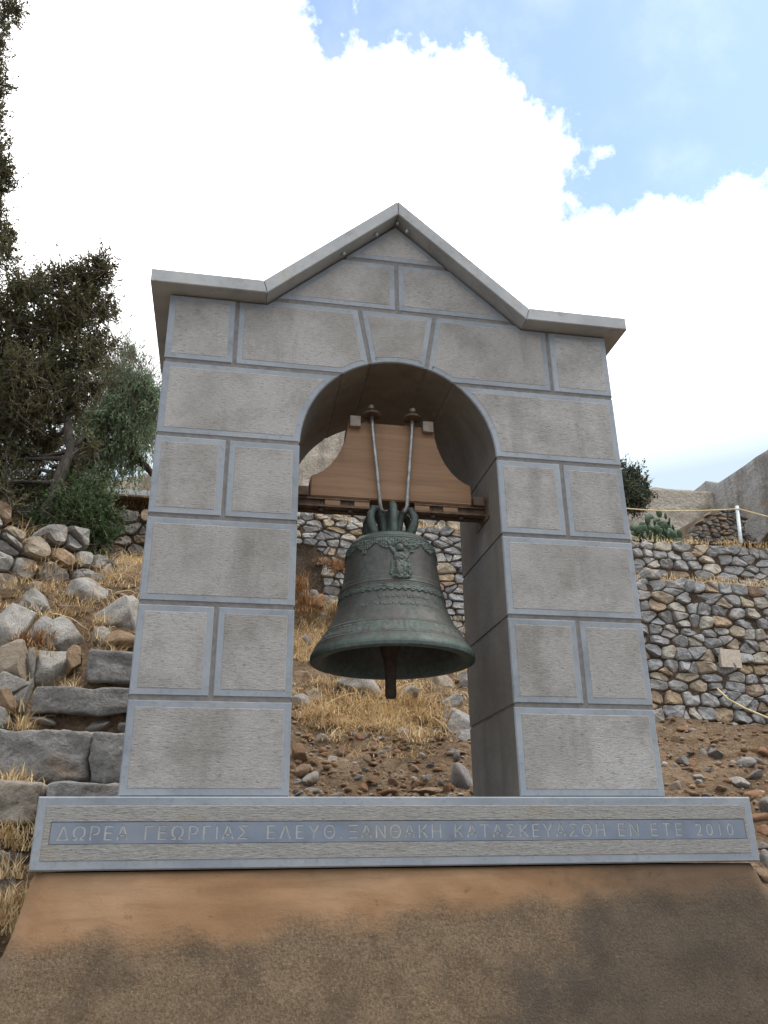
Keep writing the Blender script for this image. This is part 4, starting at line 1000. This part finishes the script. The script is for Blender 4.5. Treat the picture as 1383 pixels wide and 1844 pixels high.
relief('upper_ornament_band', 0, 2*math.pi, .365, .437, 420, 34, garland, True)
def scallop(t, z):
    u = (t/(2*math.pi)*48) % 1; low = .226-.008*math.sin(math.pi*u)
    return .0050+.0026*mn.noise(Vector((math.sin(t)*40, math.cos(t)*40, z*200))) if low < z < .243 else 0
relief('waist_ornament_band', 0, 2*math.pi, .214, .2445, 420, 18, scallop, True)
def lowband(t, z):
    return .0028+.003*mn.noise(Vector((math.sin(t)*30, math.cos(t)*30, z*110))) if .056 < z < .096 else 0
relief('lower_ornament_band', 0, 2*math.pi, .0545, .0975, 360, 14, lowband, True)
def script(t, z):                              # worn raised lettering, two lines of unreadable strokes
    for (zc, a, b_) in ((.196, -.42, .50), (.166, -.72, .66)):
        if abs(z-zc) < .006 and a < t < b_:
            return .0034 if mn.noise(Vector((t*95, z*70, zc*50))) > .02 else .0006
    return 0
relief('raised_lettering', -.8, .8, .155, .206, 260, 24, script)
for k in range(6):
    a = R(-90+60*k); big = k == 0
    path = [(.030, .478), (.034, .53), (.044, .578), (.062, .606), (.084, .602), (.100, .572), (.100, .545), (.086, .512), (.074, .478)]
    if big: path = [(.010, .478), (.012, .56), (.030, .612), (.052, .622), (.068, .605), (.070, .56), (.066, .51), (.066, .476)]
    V, F = tube([(r*math.cos(a), r*math.sin(a), z-.006) for r, z in path], [.015, .0145, .014, .0145, .015, .0155, .0165, .018, .020][:len(path)], 12)
    mesh_obj('crown_loop', V, F, MT['bronze'], bell, True)
V, F = lathe([(.02, .475), (.026, .50), (.022, .56), (.020, .60), (0.001, .607)], 20); mesh_obj('crown_post', V, F, MT['bronze'], bell, True)
V, F = tube([(0, 0, .45), (0, -.004, .25), (0, -.01, .05), (-.012, -.02, .0)], [.012, .013, .017, .019], 12); cl = mesh_obj('clapper', V, F, MT['iron'], bell, True)
v, f = lathe([(0.001, -.132), (.017, -.132), (.021, -.124), (.020, -.08), (.021, -.04), (.026, .01), (.034, .03), (.040, .05), (.040, .065), (.030, .085), (.014, .10)], 20, -.012, -.02, 0)
mesh_obj('clapper_ball', v, f, MT['iron'], cl, True)

# ------------------------------------------------------------------ small things of the right terrace
p = at(1315, 1186, 4.055); m = mpp(1315, 1186, 4.055)
V, F = box(-20.5*m, 20.5*m, -.012, .03, -16.5*m, 16.5*m, .003); o = mesh_obj('wall_tile', V, F, MT['tile']); o.location = p; o.rotation_euler = (0, R(1.5), R(2.4))
tag(o, 'plain beige square tile fixed on the lower rubble wall', 'tile')
a, b_ = at(1338, 1010, 5.35), at(1323, 915, 5.55); b_.y = 5.5
V, F = tube([a, b_], .021, 10); o = mesh_obj('fence_post', V, F, MT['post'], None, True); tag(o, 'thin pale metal fence post leaning above the upper rubble wall', 'post')
tp = b_.lerp(a, .06); pts = []
for (q, s) in ((at(1080, 912, 6.6), .10), (at(1500, 955, 5.5), .05)):
    for k in range(9): t = k/8; v = q.lerp(tp, t) if s == .10 else tp.lerp(q, t); v.z -= s*math.sin(math.pi*t)*.5; pts.append(v+Vector((0, -.024, 0)))
V, F = tube(pts, .008, 6); o = mesh_obj('fence_rope', V, F, MT['cord'], None, True); tag(o, 'pale rope strung from the leaning fence post across the terrace', 'rope')
pts = [at(1292, 1240, 3.93), at(1310, 1258, 3.88), at(1340, 1275, 3.8), at(1383, 1293, 3.72), at(1440, 1318, 3.6)]
V, F = tube(pts, [.008, .009, .010, .010, .010], 6); o = mesh_obj('yellow_cord', V, F, MT['cord'], None, True); tag(o, 'yellowish cord hanging slack in front of the lower rubble wall', 'cord')

# ------------------------------------------------------------------ trees and shrubs
def leaf_cloud(blobs, n, ll, lw, rng, clump=.10, per=26, droop=0.0, outward=.6, hollow=.35):
    """blobs: (centre, radius); feathery sprays (a fine twig with leaves on both sides) spread through the volume"""
    vol = np.array([b[1]**2.6 for b in blobs]); vol /= vol.sum(); nc = n//per
    ci = rng.choice(len(blobs), nc, p=vol); d = rng.normal(size=(nc, 3)); d /= np.linalg.norm(d, axis=1)[:, None]
    rr = (hollow+(1-hollow)*rng.random(nc)**.6)*rng.uniform(.8, 1.08, nc)
    cc = np.array([b[0] for b in blobs])[ci] + d*rr[:, None]*np.array([b[1] for b in blobs])[ci][:, None]
    ax = d*outward + rng.normal(size=(nc, 3))*.5 + np.array([0, 0, .35-droop*1.4]); ax /= np.linalg.norm(ax, axis=1)[:, None]
    sp = np.cross(ax, rng.normal(size=(nc, 3))); sp /= np.linalg.norm(sp, axis=1)[:, None]
    Ls = clump*2.0*rng.uniform(.55, 1.5, nc); st = cc-ax*Ls[:, None]*.5
    R_ = lambda q: np.repeat(q, per, 0)
    m = nc*per; t = np.tile(np.linspace(.02, 1.0, per), nc)+rng.normal(0, .03, m)
    bend = np.array([0, 0, -.35 if droop else .12])
    pos = R_(st) + R_(ax)*(R_(Ls)*t)[:, None] + bend*(R_(Ls)*t*t)[:, None] + rng.normal(size=(m, 3))*ll*.10
    sg = np.where(np.arange(m) % 2 == 0, 1.0, -1.0)[:, None]
    la = R_(ax)*.75 + R_(sp)*sg*rng.uniform(.3, .95, m)[:, None] + rng.normal(size=(m, 3))*.28 + np.array([0, 0, -droop*.6]); la /= np.linalg.norm(la, axis=1)[:, None]
    sd_ = np.cross(la, rng.normal(size=(m, 3))); sd_ /= np.linalg.norm(sd_, axis=1)[:, None]
    L = (ll*rng.uniform(.6, 1.3, m)*(1.15-.5*t))[:, None]; w = (lw*rng.uniform(.6, 1.4, m))[:, None]
    P = np.stack([pos, pos+la*L*.5+sd_*w*.5, pos+la*L, pos+la*L*.5-sd_*w*.5], 1).reshape(-1, 3)
    F = np.arange(m*4).reshape(m, 4)
    return P, F, cc, (st, ax, Ls, bend)
def tree(name, label, trunk, blobs, n, ll, lw, mat, seed, bark='bark', clump=.1, droop=0.0, limb_r=.02, twigs=160, outward=.6, trunk_r=None, group=None, cat='tree', hollow=.35):
    rng = np.random.default_rng(seed); r = random.Random(seed); base = Vector(trunk[0]); root = empty(name, base); tag(root, label, cat, group)
    tr = trunk_r or [.09-.05*i/(len(trunk)-1) for i in range(len(trunk))]
    fine = []; fr = []
    for i in range(len(trunk)-1):
        for k in range(4):
            t = k/4; p = Vector(trunk[i]).lerp(Vector(trunk[i+1]), t); fine.append(p+Vector((r.uniform(-1, 1), r.uniform(-1, 1), 0))*tr[i]*.25); fr.append((tr[i]+(tr[i+1]-tr[i])*t)*r.uniform(.82, 1.18))
    fine.append(Vector(trunk[-1])); fr.append(tr[-1])
    local(mesh_obj('trunk', *tube(fine, fr, 10), MT[bark], root, True), root)
    limbs = []
    for c, rad in blobs:
        c = Vector(c); s = min(fine, key=lambda q: (q-c).length + (.6 if q.z > c.z else 0)); mid = s.lerp(c, .5)+Vector((r.uniform(-.1, .1), r.uniform(-.1, .1), r.uniform(-.05, .12)))
        pts = [s, s.lerp(mid, .5), mid, mid.lerp(c, .5), c]; limbs.append(tube(pts, [limb_r, limb_r*.8, limb_r*.6, limb_r*.45, limb_r*.25], 6))
        o = mesh_obj('limb', *limbs[-1], MT[bark], root, True); local(o, root)
    P, F, cc, (st, ax, Ls, bend) = leaf_cloud([(np.array(c), rad) for c, rad in blobs], n, ll, lw, rng, clump, 26, droop, outward, hollow)
    tw = []
    for k in range(twigs):
        e = Vector(cc[r.randrange(len(cc))]); b_ = min(blobs, key=lambda q: (Vector(q[0])-e).length)[0]; b_ = Vector(b_); mid = b_.lerp(e, .55)+Vector((r.uniform(-.05, .05), r.uniform(-.05, .05), r.uniform(-.04, .06)))
        tw.append(tube([b_, mid, e+(e-mid)*.15], [limb_r*.3, limb_r*.2, limb_r*.08], 4, False))
    for k in range(len(cc)):
        a_, l_ = Vector(ax[k]), float(Ls[k]); p0 = Vector(st[k]); rr_ = limb_r*.09
        tw.append(tube([p0-a_*l_*.6, p0+a_*l_*.4+Vector(bend)*l_*.16, p0+a_*l_*.9+Vector(bend)*l_*.81], [rr_*1.4, rr_, rr_*.4], 3, False))
    if tw: o = mesh_obj('twigs', *merge(tw), MT['twig'], root, True); local(o, root); o['kind'] = 'stuff'
    o = big_mesh('crown', P, F, MT[mat], root); local(o, root); o['kind'] = 'stuff'; return root
rnd = random.Random(99)
def B(lst, y, dy=.3):
    return [(tuple(at(px, py, yy)), r*mpp(px, py, yy)) for (px, py, r) in lst for yy in [y+rnd.uniform(-dy, dy)]]
# dark juniper with grey slanting trunk
tb = at(75, 985, 3.55); trunk = [tb, at(85, 930, 3.55), at(105, 870, 3.6), at(128, 812, 3.65), at(120, 740, 3.75), at(130, 640, 3.85), at(160, 540, 3.9)]
tree('juniper_tree', 'dark brown-green juniper with slanting grey trunk leaning over the boulders', trunk,
     B([(160, 505, 40), (190, 490, 26), (178, 470, 22), (112, 500, 34), (75, 520, 36), (40, 520, 40), (140, 560, 55), (190, 560, 30), (185, 615, 32), (100, 580, 55), (40, 590, 55), (155, 640, 48), (95, 660, 55), (40, 680, 60), (10, 640, 50), (120, 715, 48), (70, 745, 55), (20, 760, 55), (165, 690, 34), (30, 820, 50), (85, 800, 45), (10, 870, 40), (-30, 700, 70), (-30, 560, 60), (-40, 830, 60), (60, 870, 36), (120, 850, 30), (155, 800, 28), (20, 920, 30)], 3.85, .35),
     88000, .042, .012, 'juniper', 1, clump=.085, limb_r=.024, twigs=700, trunk_r=[.07, .062, .055, .042, .028, .018, .012], hollow=.1)
tall = [at(-60, 1000, 4.3), at(-50, 700, 4.3), at(-45, 350, 4.3), at(-40, 0, 4.3), at(-40, -120, 4.3)]
tree('cypress_tree', 'tall dark cypress rising out of view behind the juniper', tall,
     B([(30, 12, 20), (12, 22, 30), (-5, 90, 26), (0, 150, 24), (5, 330, 24), (2, 290, 26), (5, 430, 30), (-15, 60, 34), (-25, 110, 34), (-15, 165, 30), (-20, 210, 32), (-5, 250, 24), (-15, 300, 36), (-5, 335, 28), (-15, 380, 34), (-8, 425, 32), (-5, 470, 40), (-60, 30, 50), (-70, 130, 50), (-75, 230, 55), (-70, 330, 55), (-70, 430, 55), (-40, -60, 50), (-60, -140, 50), (-60, 540, 60)], 4.3, .2),
     60000, .046, .013, 'juniper', 2, clump=.09, limb_r=.02, twigs=140, trunk_r=[.12, .1, .08, .05, .02])
tree('pepper_tree', 'feathery light green tree with an arching bare branch behind the juniper', [at(95, 960, 5.2), at(120, 860, 5.3), at(165, 800, 5.4), at(215, 800, 5.5), at(245, 822, 5.5), at(275, 855, 5.5)],
     B([(205, 680, 34), (235, 640, 24), (235, 700, 36), (255, 730, 34), (265, 690, 20), (205, 745, 44), (245, 770, 36), (165, 770, 40), (270, 760, 26), (200, 830, 26), (240, 835, 22), (150, 830, 36), (275, 720, 24), (278, 790, 20), (225, 800, 26), (185, 860, 24)], 5.5, .3),
     32000, .07, .010, 'pepper', 3, bark='bark', clump=.20, droop=.75, limb_r=.018, twigs=160, outward=.35, trunk_r=[.10, .08, .06, .05, .04, .03])
tree('green_shrub', 'bushy green shrub growing at the foot of the dark rubble wall', [at(150, 1010, 3.6), at(150, 960, 3.62), at(150, 910, 3.65)],
     B([(150, 890, 36), (180, 920, 32), (120, 920, 38), (155, 945, 40), (185, 965, 26), (110, 960, 34), (165, 985, 22), (80, 950, 30), (205, 940, 14), (100, 890, 28)], 3.65, .15),
     22000, .035, .013, 'bush', 4, clump=.09, limb_r=.012, twigs=80, trunk_r=[.03, .025, .02], cat='shrub')
tree('olive_bush', 'rounded dark olive bush standing behind the cactus', [at(1120, 985, 8.4), at(1122, 930, 8.4), at(1125, 880, 8.4)],
     B([(1128, 850, 14), (1145, 860, 14), (1130, 875, 20), (1150, 885, 18), (1120, 890, 22), (1140, 905, 22), (1100, 880, 30), (1105, 920, 26), (1120, 835, 9), (1160, 868, 9), (1162, 895, 10)], 8.4, .15),
     14000, .06, .024, 'olive', 5, clump=.12, limb_r=.02, twigs=60, trunk_r=[.06, .05, .04], cat='bush')
# prickly pear: each pad a part
pr_ = empty('prickly_pear', at(1190, 985, 7.2)); tag(pr_, 'prickly pear cactus with flat green pads above the upper rubble wall', 'cactus')
bm = bmesh.new(); bmesh.ops.create_uvsphere(bm, u_segments=12, v_segments=8, radius=1)
for v in bm.verts: 
    k = .72+.28*(v.co.z+1)/2; v.co = Vector((v.co.x*.40*k*1.15, v.co.y*.085, v.co.z*.5+.5))
padm = bpy.data.meshes.new('pad'); bm.to_mesh(padm); bm.free(); padm.materials.append(MT['cactus']); padm.polygons.foreach_set('use_smooth', [True]*len(padm.polygons))
rnd = random.Random(21)
pads = [(1172, 925, -5), (1186, 922, 8), (1200, 945, 25), (1212, 955, 35), (1222, 958, 20), (1180, 940, -15), (1192, 938, 5), (1205, 935, 20), (1165, 945, -25), (1175, 955, 0), (1190, 955, 10), (1203, 962, 30), (1155, 950, -30), (1160, 965, 0), (1180, 970, 5), (1195, 972, 15), (1215, 972, 40), (1228, 972, 50), (1168, 935, -30), (1150, 968, -20), (1184, 930, -2), (1238, 975, 60), (1198, 925, 12), (1145, 955, -10)]
for k in range(70): pads.append((rnd.uniform(1140, 1222), rnd.uniform(942, 985), rnd.uniform(-50, 50)))
for (px, py, tl) in pads:
    o = link('pad', padm, pr_); y = 7.2+rnd.uniform(-.25, .35); s = rnd.uniform(.085, .14)
    o.location = at(px, py+10, y)-pr_.location; o.scale = (s*1.5, s*1.5, s); o.rotation_euler = (rnd.uniform(-.3, .3), R(tl), rnd.uniform(-1.2, 1.2))
